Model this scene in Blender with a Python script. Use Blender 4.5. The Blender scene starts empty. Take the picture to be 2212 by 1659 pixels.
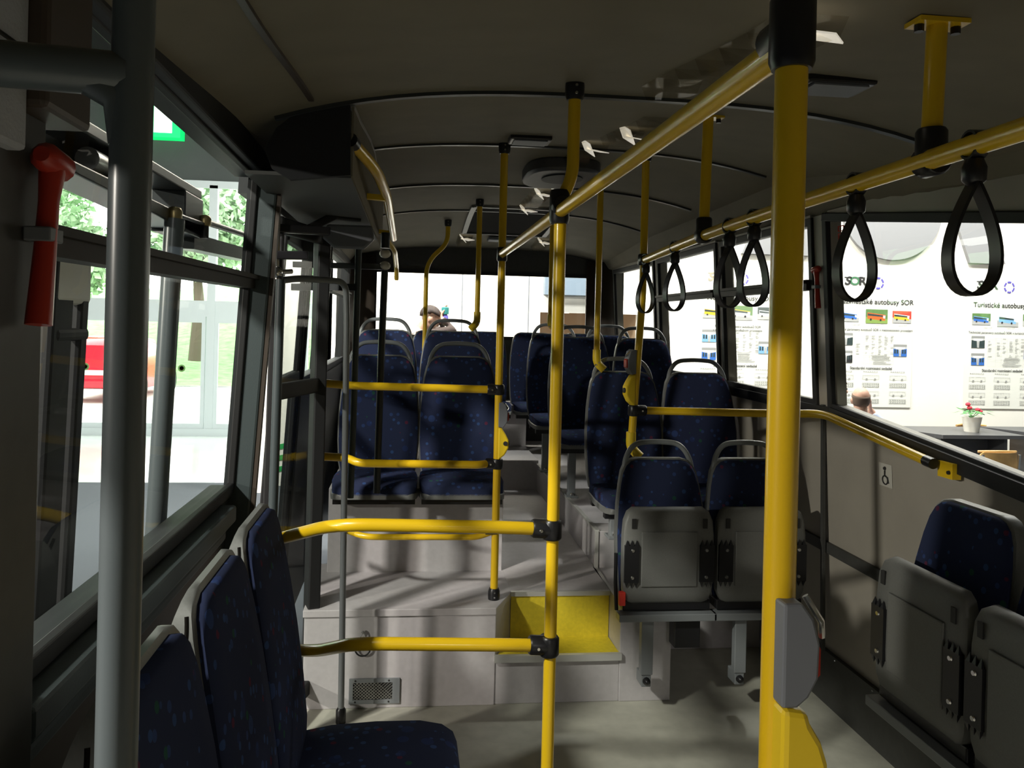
import bpy, bmesh, math, random
from mathutils import Vector, Matrix, noise
random.seed(7)
C = bpy.context.scene.collection
PI = math.pi
V = Vector

# ------------------------------------------------------------------ camera, world, lamps, exposure
sc = bpy.context.scene
cam = bpy.data.cameras.new('camera')
co = bpy.data.objects.new('camera', cam); C.objects.link(co)
cam.sensor_width = 36.0; cam.lens = 1700.0 / 2212 * 36; cam.clip_start = 0.02; cam.clip_end = 200
cam.shift_x = 0.01917; cam.shift_y = -0.05902
co.matrix_world = Matrix.Translation((0, 0, 1.6)) @ Matrix.Rotation(-math.radians(6), 4, 'Z') @ Matrix.Rotation(PI / 2, 4, 'X') @ Matrix.Rotation(0.024, 4, 'Z')
sc.camera = co
sc.view_settings.view_transform = 'Standard'; sc.view_settings.look = 'None'
sc.view_settings.exposure = 0.0; sc.view_settings.gamma = 1.0; sc.view_settings.use_curve_mapping = False
w = bpy.data.worlds.new('hall_daylight'); sc.world = w; w.use_nodes = True
w.node_tree.nodes['Background'].inputs[0].default_value = (1.0, 0.97, 0.92, 1)
w.node_tree.nodes['Background'].inputs[1].default_value = 7.0

def lamp(name, loc, target, power, size, col=(1, 1, 1)):
    l = bpy.data.lights.new(name, 'AREA'); l.shape = 'DISK'; l.size = size; l.energy = power; l.color = col
    o = bpy.data.objects.new(name, l); C.objects.link(o); o.location = loc
    o.rotation_euler = (V(target) - V(loc)).to_track_quat('-Z', 'Y').to_euler()
    return o
lamp('hall_floodlight', (-4.3, -1.25, 5.3), (0.2, 3.4, 0.5), 600, 0.45, (1.0, 0.95, 0.86))
for x_ in (2.6, 5.6, 8.6): lamp('poster_wall_lamp', (x_, 6.9, 6.4), (x_, 9.3, 1.7), 460, 0.9, (1.0, 0.97, 0.92))
lamp('rear_wall_lamp', (0.5, 7.7, 5.2), (0.5, 9.3, 2.0), 300, 0.6, (1.0, 0.92, 0.80))
lamp('board_fill_light', (-1.4, 7.0, 4.2), (-1.55, 9.2, 1.2), 420, 0.5, (1.0, 0.98, 0.95))  # added fill to whiten the display boards, no known lamp there
lamp('hall_side_lamp', (-9.0, -3.0, 3.5), (1.7, 2.9, 0.95), 560, 0.30, (1.0, 0.93, 0.82))
lamp('front_fill_light', (-0.6, -10.5, 4.4), (0.4, 3.3, 0.3), 110, 1.6, (1.0, 0.95, 0.9))  # added soft fill through the windshield, no known lamp there

# ------------------------------------------------------------------ materials
def mat(name, col, rough=0.5, metal=0.0, noise_amt=0.0, noise_scale=30.0, bump=0.0, spec=0.5, coat=0.0):
    m = bpy.data.materials.new(name); m.use_nodes = True
    nt = m.node_tree; b = nt.nodes['Principled BSDF']
    b.inputs['Base Color'].default_value = (*col, 1); b.inputs['Roughness'].default_value = rough
    b.inputs['Metallic'].default_value = metal; b.inputs['Specular IOR Level'].default_value = spec
    b.inputs['Coat Weight'].default_value = coat
    if noise_amt or bump:
        tc = nt.nodes.new('ShaderNodeTexCoord'); n = nt.nodes.new('ShaderNodeTexNoise')
        n.inputs['Scale'].default_value = noise_scale; n.inputs['Detail'].default_value = 4
        nt.links.new(tc.outputs['Object'], n.inputs['Vector'])
        if noise_amt:
            r = nt.nodes.new('ShaderNodeValToRGB')
            r.color_ramp.elements[0].position = 0.3; r.color_ramp.elements[1].position = 0.7
            r.color_ramp.elements[0].color = (*[c * (1 - noise_amt) for c in col], 1)
            r.color_ramp.elements[1].color = (*[min(1, c * (1 + noise_amt)) for c in col], 1)
            nt.links.new(n.outputs['Fac'], r.inputs['Fac']); nt.links.new(r.outputs['Color'], b.inputs['Base Color'])
        if bump:
            bp = nt.nodes.new('ShaderNodeBump'); bp.inputs['Strength'].default_value = bump; bp.inputs['Distance'].default_value = 0.002
            nt.links.new(n.outputs['Fac'], bp.inputs['Height']); nt.links.new(bp.outputs['Normal'], b.inputs['Normal'])
    return m

def fabric():
    m = bpy.data.materials.new('patterned_blue_fabric'); m.use_nodes = True
    nt = m.node_tree; b = nt.nodes['Principled BSDF']; L = nt.links
    b.inputs['Roughness'].default_value = 0.95; b.inputs['Specular IOR Level'].default_value = 0.1
    tc = nt.nodes.new('ShaderNodeTexCoord')
    base = (0.028, 0.037, 0.085, 1); prev = None
    for k, (scale, off, cols) in enumerate([(34, 0.0, [(0.05, 0.10, 0.30), (0.055, 0.13, 0.36), (0.20, 0.025, 0.05), (0.025, 0.15, 0.06)]),
                                            (17, 3.7, [(0.03, 0.055, 0.19), (0.05, 0.10, 0.30), (0.12, 0.02, 0.06), (0.03, 0.055, 0.19)])]):
        mp = nt.nodes.new('ShaderNodeMapping'); mp.inputs['Location'].default_value = (off, off * 0.7, off * 1.3)
        L.new(tc.outputs['Object'], mp.inputs['Vector'])
        vo = nt.nodes.new('ShaderNodeTexVoronoi'); vo.inputs['Scale'].default_value = scale; vo.distance = 'EUCLIDEAN'
        L.new(mp.outputs['Vector'], vo.inputs['Vector'])
        sep = nt.nodes.new('ShaderNodeSeparateColor'); L.new(vo.outputs['Color'], sep.inputs['Color'])
        rp = nt.nodes.new('ShaderNodeValToRGB'); rp.color_ramp.interpolation = 'CONSTANT'
        e = rp.color_ramp.elements
        e[0].position = 0.0; e[0].color = (*cols[0], 1); e[1].position = 0.4; e[1].color = (*cols[1], 1)
        for pos, c in ((0.72, cols[2]), (0.87, cols[3])):
            x = e.new(pos); x.color = (*c, 1)
        L.new(sep.outputs['Red'], rp.inputs['Fac'])
        lt = nt.nodes.new('ShaderNodeMath'); lt.operation = 'LESS_THAN'; lt.inputs[1].default_value = 0.30
        L.new(vo.outputs['Distance'], lt.inputs[0])
        g = nt.nodes.new('ShaderNodeMath'); g.operation = 'GREATER_THAN'; g.inputs[1].default_value = 0.45
        L.new(sep.outputs['Green'], g.inputs[0])
        mu = nt.nodes.new('ShaderNodeMath'); mu.operation = 'MULTIPLY'
        L.new(lt.outputs[0], mu.inputs[0]); L.new(g.outputs[0], mu.inputs[1])
        mu2 = nt.nodes.new('ShaderNodeMath'); mu2.operation = 'MULTIPLY'; mu2.inputs[1].default_value = 0.5
        L.new(mu.outputs[0], mu2.inputs[0])
        mx = nt.nodes.new('ShaderNodeMix'); mx.data_type = 'RGBA'
        L.new(mu2.outputs[0], mx.inputs['Factor'])
        if prev is None: mx.inputs['A'].default_value = base
        else: L.new(prev, mx.inputs['A'])
        L.new(rp.outputs['Color'], mx.inputs['B']); prev = mx.outputs['Result']
    L.new(prev, b.inputs['Base Color'])
    return m

def glass(name='window_glass', tint=(0.93, 0.97, 0.95), refl=0.06):
    m = bpy.data.materials.new(name); m.use_nodes = True
    nt = m.node_tree; nt.nodes.clear()
    o = nt.nodes.new('ShaderNodeOutputMaterial'); mx = nt.nodes.new('ShaderNodeMixShader')
    t = nt.nodes.new('ShaderNodeBsdfTransparent'); t.inputs[0].default_value = (*tint, 1)
    g = nt.nodes.new('ShaderNodeBsdfGlossy'); g.inputs['Roughness'].default_value = 0.01
    mx.inputs[0].default_value = refl
    nt.links.new(t.outputs[0], mx.inputs[1]); nt.links.new(g.outputs[0], mx.inputs[2]); nt.links.new(mx.outputs[0], o.inputs[0])
    return m

def emit(name, col, s):
    m = bpy.data.materials.new(name); m.use_nodes = True
    b = m.node_tree.nodes['Principled BSDF']
    b.inputs['Base Color'].default_value = (*col, 1); b.inputs['Emission Color'].default_value = (*col, 1); b.inputs['Emission Strength'].default_value = s
    return m

M = {}
M['yellow'] = mat('yellow_enamel', (0.78, 0.50, 0.012), 0.28, coat=0.3)
M['yellow_plastic'] = mat('yellow_plastic', (0.80, 0.56, 0.02), 0.4)
M['yellow_vinyl'] = mat('yellow_step_vinyl', (0.70, 0.56, 0.03), 0.55, noise_amt=0.08, noise_scale=60)
M['black'] = mat('black_plastic', (0.012, 0.012, 0.014), 0.35)
M['rubber'] = mat('black_rubber', (0.010, 0.010, 0.011), 0.6)
M['grey_paint'] = mat('grey_enamel', (0.20, 0.215, 0.225), 0.3)
M['post_paint'] = mat('grey_post_enamel', (0.095, 0.112, 0.118), 0.3)
M['black_paint'] = mat('black_green_enamel', (0.012, 0.018, 0.018), 0.3)
M['nosing'] = mat('satin_metal_trim', (0.55, 0.55, 0.52), 0.35, 0.3)
M['fan_grey'] = mat('mid_grey_panel', (0.09, 0.092, 0.09), 0.5)
M['slot'] = mat('dark_slot', (0.008, 0.007, 0.006), 0.9, spec=0.05)
M['dark_paint'] = mat('dark_grey_enamel', (0.035, 0.040, 0.042), 0.35)
M['shell'] = mat('grey_seat_shell', (0.16, 0.165, 0.16), 0.45, noise_amt=0.06, noise_scale=200)
M['seat_pan'] = mat('grey_seat_pan', (0.15, 0.152, 0.145), 0.5, noise_amt=0.06, noise_scale=200)
M['fabric'] = fabric()
M['chrome'] = mat('chrome', (0.75, 0.75, 0.75), 0.2, 1.0)
M['steel'] = mat('brushed_aluminium', (0.55, 0.55, 0.54), 0.35, 0.9)
M['brass'] = mat('brass', (0.42, 0.33, 0.16), 0.35, 0.9)
M['floor'] = mat('grey_vinyl_floor', (0.44, 0.435, 0.37), 0.45, noise_amt=0.10, noise_scale=14, bump=0.05)
M['plinth'] = mat('light_grey_vinyl', (0.47, 0.45, 0.46), 0.5, noise_amt=0.05, noise_scale=40)
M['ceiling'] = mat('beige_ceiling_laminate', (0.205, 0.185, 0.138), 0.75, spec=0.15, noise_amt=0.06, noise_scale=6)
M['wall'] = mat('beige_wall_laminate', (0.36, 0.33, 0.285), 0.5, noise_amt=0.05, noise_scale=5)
M['wall_dark'] = mat('dark_wall_lining', (0.055, 0.055, 0.052), 0.55, noise_amt=0.1, noise_scale=30)
M['pillar'] = mat('grey_pillar_trim', (0.055, 0.072, 0.076), 0.5, bump=0.15, noise_scale=300)
M['textured'] = mat('textured_grey_panel', (0.40, 0.42, 0.46), 0.6, bump=0.5, noise_scale=220)
M['brown'] = mat('dark_brown_cover', (0.06, 0.045, 0.035), 0.5)
M['rail_brown'] = mat('dark_bronze_rail', (0.030, 0.025, 0.020), 0.6, spec=0.2)
M['facade'] = mat('grey_facade_render', (0.055, 0.065, 0.063), 0.8, noise_amt=0.06, noise_scale=2)
M['header'] = mat('black_door_header', (0.010, 0.011, 0.014), 0.6)
M['grey_plastic'] = mat('grey_plastic', (0.16, 0.17, 0.19), 0.5)
M['red'] = mat('red_plastic', (0.42, 0.03, 0.015), 0.35)
M['red_bright'] = mat('bright_red_plastic', (0.85, 0.05, 0.03), 0.4)
M['white'] = mat('white_plastic', (0.80, 0.77, 0.70), 0.4)
M['lit'] = emit('white_flap_emission', (0.86, 0.80, 0.68), 0.55)  # white end flaps are no lamps; glow added to brighten them
M['clear'] = glass('clear_lamp_cover', (0.90, 0.89, 0.86), 0.03)
M['glass'] = glass()
M['sticker'] = mat('sticker_paper', (0.55, 0.53, 0.48), 0.5)
M['ink'] = mat('black_ink', (0.02, 0.02, 0.02), 0.6)
M['hall_wall'] = mat('white_hall_wall', (0.90, 0.87, 0.80), 0.7)
M['hall_floor'] = mat('pale_glossy_hall_floor', (0.62, 0.68, 0.66), 0.12, noise_amt=0.05, noise_scale=1)
M['carpet'] = mat('dark_grey_carpet', (0.05, 0.06, 0.07), 0.95, noise_amt=0.1, noise_scale=200)
M['alu'] = mat('grey_white_aluminium', (0.50, 0.56, 0.58), 0.4)
M['soffit'] = mat('grey_concrete', (0.055, 0.065, 0.062), 0.8, noise_amt=0.08, noise_scale=2)
M['pavement'] = mat('pale_concrete', (0.62, 0.64, 0.60), 0.8, noise_amt=0.08, noise_scale=3)
M['grass'] = mat('lawn', (0.20, 0.46, 0.16), 0.9, noise_amt=0.3, noise_scale=3)
M['leaf'] = mat('tree_leaves', (0.34, 0.50, 0.32), 0.8, noise_amt=0.45, noise_scale=4)
M['bark'] = mat('bark', (0.10, 0.08, 0.06), 0.9)

# ------------------------------------------------------------------ mesh helpers
def fillet(pts, rad, n=6):
    pts = [V(p) for p in pts]; out = [pts[0]]
    for i in range(1, len(pts) - 1):
        a, b, c = pts[i - 1], pts[i], pts[i + 1]
        d1 = (a - b); d2 = (c - b); r = min(rad, d1.length * 0.49, d2.length * 0.49)
        p, q = b + d1.normalized() * r, b + d2.normalized() * r
        for k in range(n + 1):
            t = k / n; out.append((1 - t) ** 2 * p + 2 * t * (1 - t) * b + t * t * q)
    out.append(pts[-1]); return out

class MB:
    def __init__(s): s.v = []; s.f = []; s.mi = []
    def _add(s, vs, fs, m=0):
        b = len(s.v); s.v += [V(p) for p in vs]; s.f += [[b + i for i in f] for f in fs]; s.mi += [m] * len(fs); return s
    def hexa(s, p, m=0):      # 8 points: bottom 0-3, top 4-7
        return s._add(p, [(0, 3, 2, 1), (4, 5, 6, 7), (0, 1, 5, 4), (1, 2, 6, 5), (2, 3, 7, 6), (3, 0, 4, 7)], m)
    def box(s, a, b, m=0):
        x0, y0, z0 = a; x1, y1, z1 = b
        return s.hexa([(x0, y0, z0), (x1, y0, z0), (x1, y1, z0), (x0, y1, z0), (x0, y0, z1), (x1, y0, z1), (x1, y1, z1), (x0, y1, z1)], m)
    def cbox(s, c, d, m=0, mx=None):
        c = V(c); pts = []
        for z in (-.5, .5):
            for x, y in ((-.5, -.5), (.5, -.5), (.5, .5), (-.5, .5)):
                q = V((x * d[0], y * d[1], z * d[2]))
                pts.append(c + (mx @ q if mx else q))
        return s.hexa(pts, m)
    def bar(s, p, q, wa, wb, up=(0, 0, 1), m=0):   # rectangular bar; wa across, wb along "up"
        p, q = V(p), V(q); d = (q - p).normalized(); u = V(up); a = d.cross(u)
        if a.length < 1e-4: a = d.cross(V((1, 0, 0)))
        a.normalize(); u = a.cross(d).normalized(); a = a * wa / 2; u = u * wb / 2
        return s.hexa([p - a - u, p + a - u, q + a - u, q - a - u, p - a + u, p + a + u, q + a + u, q - a + u], m)
    def tube(s, path, r, n=14, m=0, closed=False, rs=None, flat=None):
        path = [V(p) for p in path]; N = len(path); rings = []
        t0 = (path[1] - path[0]).normalized(); ref = V((0, 0, 1)) if abs(t0.z) < .9 else V((1, 0, 0))
        a = t0.cross(ref).normalized()
        for i, p in enumerate(path):
            if closed: t = (path[(i + 1) % N] - path[i - 1]).normalized()
            elif i == 0: t = t0
            elif i == N - 1: t = (path[-1] - path[-2]).normalized()
            else: t = (path[i + 1] - path[i - 1]).normalized()
            a = (a - t * a.dot(t)).normalized(); b = t.cross(a); rr = rs[i] if rs else r
            rings.append([p + (a * math.cos(2 * PI * k / n) + b * math.sin(2 * PI * k / n)) * rr for k in range(n)])
        vs = [p for rg in rings for p in rg]; fs = []
        for i in range(N if closed else N - 1):
            j = (i + 1) % N
            for k in range(n): fs.append((i * n + k, i * n + (k + 1) % n, j * n + (k + 1) % n, j * n + k))
        if not closed: fs += [tuple(range(n - 1, -1, -1)), tuple((N - 1) * n + k for k in range(n))]
        return s._add(vs, fs, m)
    def ribbon(s, path, width, thick, axis, m=0):   # closed flat band; width along axis
        path = [V(p) for p in path]; N = len(path); ax = V(axis).normalized(); vs = []; fs = []
        for i, p in enumerate(path):
            t = (path[(i + 1) % N] - path[i - 1]).normalized(); nn = t.cross(ax).normalized()
            vs += [p + ax * sx * width / 2 + nn * sn * thick / 2 for sx, sn in ((-1, -1), (1, -1), (1, 1), (-1, 1))]
        for i in range(N):
            j = (i + 1) % N
            for k in range(4): fs.append((i * 4 + k, i * 4 + (k + 1) % 4, j * 4 + (k + 1) % 4, j * 4 + k))
        return s._add(vs, fs, m)
    def lathe(s, prof, o=(0, 0, 0), axis=(0, 0, 1), n=20, m=0):
        q = V((0, 0, 1)).rotation_difference(V(axis).normalized()); o = V(o); vs = []; fs = []
        for r, z in prof:
            for k in range(n):
                a = 2 * PI * k / n; vs.append(o + q @ V((max(r, 1e-4) * math.cos(a), max(r, 1e-4) * math.sin(a), z)))
        for i in range(len(prof) - 1):
            for k in range(n): fs.append((i * n + k, i * n + (k + 1) % n, (i + 1) * n + (k + 1) % n, (i + 1) * n + k))
        fs += [tuple(range(n - 1, -1, -1)), tuple((len(prof) - 1) * n + k for k in range(n))]
        return s._add(vs, fs, m)
    def ball(s, c, r, n=16, m=0, sc_=(1, 1, 1)):
        c = V(c); vs = []; fs = []; h = n // 2
        for i in range(h + 1):
            th = PI * i / h
            for k in range(n):
                a = 2 * PI * k / n
                vs.append(c + V((sc_[0] * r * math.sin(th) * math.cos(a), sc_[1] * r * math.sin(th) * math.sin(a), sc_[2] * r * math.cos(th))))
        for i in range(h):
            for k in range(n): fs.append((i * n + k, (i + 1) * n + k, (i + 1) * n + (k + 1) % n, i * n + (k + 1) % n))
        return s._add(vs, fs, m)
    def prism(s, poly, fn, a, b, m=0):   # poly of 2D points; fn(u, v, w) -> 3D; w from a to b
        n = len(poly); vs = [fn(u, v, a) for u, v in poly] + [fn(u, v, b) for u, v in poly]
        fs = [tuple(range(n - 1, -1, -1)), tuple(range(n, 2 * n))] + [(i, (i + 1) % n, n + (i + 1) % n, n + i) for i in range(n)]
        return s._add(vs, fs, m)
    def pad(s, rows, fn, us=(-1, -.94, -.6, -.25, .25, .6, .94, 1), puff=0.0, lip=0.006, m=0):
        # rows (length, halfwidth, normal offset, thickness); fn(x, s, n)
        nu = len(us); fr = []; bk = []
        for i, (l, hw, n0, t) in enumerate(rows):
            e = lip if i in (0, len(rows) - 1) else 0
            for u in us:
                d = n0 + puff * (1 - u * u) - (lip if abs(u) == 1 else 0) - e
                fr.append(fn(u * hw, l, d)); bk.append(fn(u * hw, l, n0 - t))
        N = len(rows); o = N * nu; fs = []
        for i in range(N - 1):
            for k in range(nu - 1):
                a = i * nu + k; fs.append((a, a + 1, a + nu + 1, a + nu)); fs.append((o + a, o + a + nu, o + a + nu + 1, o + a + 1))
            a = i * nu; fs.append((a, a + nu, o + a + nu, o + a)); a = i * nu + nu - 1; fs.append((a, o + a, o + a + nu, a + nu))
        for k in range(nu - 1):
            fs.append((k, o + k, o + k + 1, k + 1)); a = (N - 1) * nu + k; fs.append((a, a + 1, o + a + 1, o + a))
        return s._add(fr + bk, fs, m)
    def build(s, name, mats, parent=None, world=True, smooth=35, bevel=0.0, **props):
        if not isinstance(mats, (list, tuple)): mats = [mats]
        me = bpy.data.meshes.new(name)
        off = V((0, 0, 0))
        if parent is not None and world:
            r = parent
            while r is not None: off += r.location; r = r.parent
        me.from_pydata([p - off for p in s.v], [], s.f)
        for mm in mats: me.materials.append(mm)
        for p, i in zip(me.polygons, s.mi): p.material_index = i
        bm = bmesh.new(); bm.from_mesh(me); bmesh.ops.recalc_face_normals(bm, faces=bm.faces); bm.to_mesh(me); bm.free()
        if smooth:
            me.polygons.foreach_set('use_smooth', [True] * len(me.polygons)); me.set_sharp_from_angle(angle=math.radians(smooth))
        o = bpy.data.objects.new(name, me); C.objects.link(o)
        if parent is not None: o.parent = parent
        if bevel:
            b = o.modifiers.new('edge', 'BEVEL'); b.width = bevel; b.segments = 2; b.limit_method = 'ANGLE'; b.angle_limit = math.radians(50)
        for k, x in props.items(): o[k] = x
        return o

def thing(name, label, cat, loc=(0, 0, 0), rotz=0.0, group=None, kind=None):
    o = bpy.data.objects.new(name, None); o.empty_display_size = 0.05; C.objects.link(o)
    o.location = loc; o.rotation_euler = (0, 0, rotz); o['label'] = label; o['category'] = cat
    if group: o['group'] = group
    if kind: o['kind'] = kind
    return o
def tag(o, label, cat, group=None, kind=None):
    o['label'] = label; o['category'] = cat
    if group: o['group'] = group
    if kind: o['kind'] = kind
    return o
def struct(o, label=None):
    o['kind'] = 'structure'
    if label: o['label'] = label
    return o
def copy_tree(o, loc=None, rotz=None, label=None, parent=None):
    c = o.copy(); C.objects.link(c)
    if parent is not None: c.parent = parent
    if loc is not None: c.location = loc
    if rotz is not None: c.rotation_euler = (0, 0, rotz)
    if label: c['label'] = label
    for ch in list(o.children): copy_tree(ch, parent=c)
    return c

# ------------------------------------------------------------------ bus shell
def xl(z): return -0.55 + 0.055 * (z - 1.07)      # inner face of the left wall
def xr(z): return 1.775 - 0.06 * (z - 1.0)        # inner face of the right wall
def lerp_tab(t, x):
    if x <= t[0][0]: return t[0][1]
    for (a, p), (b, q) in zip(t, t[1:]):
        if x <= b: k = (x - a) / (b - a); k = k * k * (3 - 2 * k) * 0.5 + k * 0.5; return p + (q - p) * k
    return t[-1][1]
ZC = [(1.2, 2.13), (2.15, 2.255), (3.4, 2.382), (5.3, 2.365), (6.7, 2.245)]
ZE = [(1.2, 2.06), (2.2, 2.12), (3.4, 2.27), (5.3, 2.235), (6.7, 2.15)]
XC0, XCH = 0.60, 1.06
def zceil(x, y):
    u = min(1, abs((x - XC0) / XCH)); e = lerp_tab(ZE, y); return e + (lerp_tab(ZC, y) - e) * (1 - u ** 3)
YF, YR = -1.7, 6.75

def wpiece(mb, side, y0, y1, za0, za1, zb0, zb1, t=0.06, m=0, inset=0.0):   # (za0..za1 at y0), (zb0..zb1 at y1)
    f = xl if side < 0 else xr
    def P(y, z, o): return (f(z) + side * (o - inset), y, z)
    mb.hexa([P(y0, za0, 0), P(y1, zb0, 0), P(y1, zb0, t), P(y0, za0, t), P(y0, za1, 0), P(y1, zb1, 0), P(y1, zb1, t), P(y0, za1, t)], m)

WTL, WTR = 2.085, 2.09
# openings: (y0, y1, sill at y0, sill at y1, top at y0, top at y1)
LW = [(1.10, 2.55, 1.09, 1.072, 2.055, 2.043), (4.05, 4.85, 1.30, 1.30, 2.03, 2.03), (4.97, 6.45, 1.30, 1.30, 2.03, 2.03)]
RW = [(1.75, 3.10, 1.155, 1.297, 1.885, 2.065), (3.24, 4.20, 1.30, 1.31, 2.06, 2.06), (4.30, 5.32, 1.31, 1.31, 2.06, 2.05), (5.44, 6.50, 1.31, 1.31, 2.05, 2.05)]
wl = MB()
def plain(mb, side, y0, y1, top, m=0): wpiece(mb, side, y0, y1, -0.02, top, -0.02, top, m=m)
plain(wl, -1, YF, -1.3, WTL); wpiece(wl, -1, -1.3, 0.70, 1.78, WTL, 1.78, WTL); plain(wl, -1, 0.70, 1.10, WTL)
for (a, b, s0, s1, t0, t1) in LW:
    wpiece(wl, -1, a, b, -0.02, s0, -0.02, s1); wpiece(wl, -1, a, b, t0, WTL + .01, t1, WTL + .01)
wpiece(wl, -1, 2.55, 2.60, -0.02, WTL, -0.02, WTL, t=.02); wpiece(wl, -1, 2.60, 4.0, 2.0, WTL, 2.0, WTL); wpiece(wl, -1, 4.0, 4.05, -0.02, WTL, -0.02, WTL, t=.025); plain(wl, -1, 4.85, 4.97, WTL); plain(wl, -1, 6.45, YR, WTL)
struct(wl.build('wall_left', mat('black_wall_edge', (.022, .025, .027), .5), smooth=0))
wr = MB()
plain(wr, 1, YF, 1.75, WTR); plain(wr, 1, 3.10, 3.24, WTR); plain(wr, 1, 4.20, 4.30, WTR); plain(wr, 1, 5.32, 5.44, WTR); plain(wr, 1, 6.50, YR, WTR)
for (a, b, s0, s1, t0, t1) in RW:
    wpiece(wr, 1, a, b, -0.02, s0, -0.02, s1); wpiece(wr, 1, a, b, t0, WTR + .01, t1, WTR + .01)
struct(wr.build('wall_right', M['wall'], smooth=0))

# ceiling with coves down to the window heads
cm = MB(); ny = 60; cols = [-0.46 + i * (1.66 + 0.46) / 26 for i in range(27)]
rows = []
for j in range(ny + 1):
    y = YF + (YR - YF) * j / ny
    r = [(xl(WTL) - 0.02, y, WTL - 0.02)] + [(x, y, zceil(x, y)) for x in cols] + [(1.69, y, zceil(1.66, y) - 0.06), (xr(WTR) + 0.02, y, WTR - 0.02)]
    rows.append(r)
nn = len(rows[0])
cm._add([p for r in rows for p in r], [(j * nn + k, j * nn + k + 1, (j + 1) * nn + k + 1, (j + 1) * nn + k) for j in range(ny) for k in range(nn - 1)])
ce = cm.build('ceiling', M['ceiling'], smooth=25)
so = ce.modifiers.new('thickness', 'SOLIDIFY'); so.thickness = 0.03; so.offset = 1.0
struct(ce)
# cross beads of the ceiling panels and the long edge beads
for i, y in enumerate((0.9, 2.2, 3.4, 4.35, 5.3)):
    mb = MB(); pts = [(x, y, zceil(x, y) - 0.004) for x in cols[1:-1]]
    for p, q in zip(pts, pts[1:]): mb.bar(p, q, 0.022, 0.012)
    struct(mb.build('trim_%d' % (i + 1), M['dark_paint'], smooth=0))
mb = MB(); pts = [(-0.27, y, zceil(-0.27, y) - 0.003) for y in [0.6 + 0.15 * k for k in range(11)]]
for p, q in zip(pts, pts[1:]): mb.bar(p, q, 0.014, 0.008)
struct(mb.build('trim_6', M['brown'], smooth=0))

# front and rear walls
fw = MB()
fw.box((-0.62, YF - .06, -0.05), (1.85, YF, 1.15)); fw.box((-0.62, YF - .06, 1.95), (1.85, YF, 2.2)); fw.box((-0.62, YF - .06, 1.15), (-0.45, YF, 1.95)); fw.box((1.65, YF - .06, 1.15), (1.85, YF, 1.95))
struct(fw.build('wall_front', M['wall'], smooth=0))
rw = MB()
zt = [(x, zceil(x, YR) + 0.03) for x in (-0.46, -0.1, 0.6, 1.3, 1.66)]
poly = [(-0.62, 1.47), (-0.62, -0.05), (1.86, -0.05), (1.86, 1.47)]
rw.box((-0.62, YR, -0.05), (1.86, YR + .06, 1.475))
rw.prism([(-0.62, 2.03), (1.86, 2.03), (1.86, 2.16)] + [(x, z) for x, z in reversed(zt)] + [(-0.62, 2.13)], lambda u, v, k: (u, k, v), YR, YR + .06)
rw.box((-0.62, YR, 1.475), (-0.30, YR + .06, 2.03)); rw.box((1.54, YR, 1.475), (1.86, YR + .06, 2.03))
struct(rw.build('wall_rear', M['wall_dark'], smooth=0))
# curved rear corner columns
for k, (cx, sg) in enumerate(((1.74, 1), (-0.52, -1))):
    mb = MB(); pr = []
    for i in range(9):
        a = PI / 2 * i / 8; pr.append((cx - sg * 0.22 * (1 - math.sin(a)), YR - 0.20 * (1 - math.cos(a)) - 0.02))
    vs = [(x, y, z) for z in (0.6, 2.16) for x, y in pr]; n9 = len(pr)
    mb._add(vs, [(i, i + 1, n9 + i + 1, n9 + i) for i in range(n9 - 1)])
    o = mb.build('trim_%d' % (7 + k), M['brown'], smooth=60); s_ = o.modifiers.new('t', 'SOLIDIFY'); s_.thickness = 0.02
    struct(o)
mb = MB(); pts = [(1.70, YR - 0.26 + 0.02 * k, 2.2 - 0.045 * k) for k in range(6)]
# windows: black frames, middle rails, panes
def window(n, side, o, mid=None, fw_=0.035, face='rubber'):
    a, b, s0, s1, t0, t1 = o; f = xl if side < 0 else xr
    def P(y, z, d=0.002): return V((f(z) - side * d, y, z))
    mb = MB(); c = [P(a, s0), P(b, s1), P(b, t1), P(a, t0)]
    nrm = V((-side, 0, 0))
    cen = (c[0] + c[1] + c[2] + c[3]) / 4
    c2 = [q + V((0, math.copysign(.010, q.y - cen.y), math.copysign(.010, q.z - cen.z))) for q in c]
    for i in range(4):
        p, q = c2[i], c2[(i + 1) % 4]; d = (q - p).normalized() * fw_ * 0.5
        mb.bar(p - d, q + d, fw_, 0.022, up=nrm)
    o_ = struct(mb.build('window_%d' % n, M[face], smooth=0, bevel=0.004))
    if mid:
        m2 = MB(); m2.bar(P(a, mid[0]), P(b, mid[1]), 0.045, 0.05, up=nrm); m2.bar(P(a, mid[0] + .012, .03), P(b, mid[1] + .012, .03), 0.012, 0.02, up=nrm)
        m2.build('window_rail', M['rail_brown'], o_, smooth=0)
    g = MB(); gp = lambda y, z, d: (f(z) + side * d, y, z)
    g._add([gp(a, s0, .02), gp(b, s1, .02), gp(b, t1, .02), gp(a, t0, .02)], [(0, 1, 2, 3)])
    g.build('glass_pane', M['glass'], o_, smooth=0)
    return o_
window(1, -1, LW[0], (1.70, 1.715)); window(2, -1, LW[1], (1.80, 1.80)); window(3, -1, LW[2], (1.80, 1.80))
window(4, 1, RW[0]); window(5, 1, RW[1], (1.80, 1.80)); window(6, 1, RW[2], (1.80, 1.80)); window(7, 1, RW[3])
mb = MB()
for p, q in (((-0.30, YR - .005, 1.475), (1.54, YR - .005, 1.475)), ((-0.30, YR - .005, 2.03), (1.54, YR - .005, 2.03)), ((-0.30, YR - .005, 1.475), (-0.30, YR - .005, 2.03)), ((1.54, YR - .005, 1.475), (1.54, YR - .005, 2.03))):
    mb.bar(p, q, 0.03, 0.03, up=(0, 1, 0))
rwin = struct(mb.build('window_8', M['rubber'], smooth=0))
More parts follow.
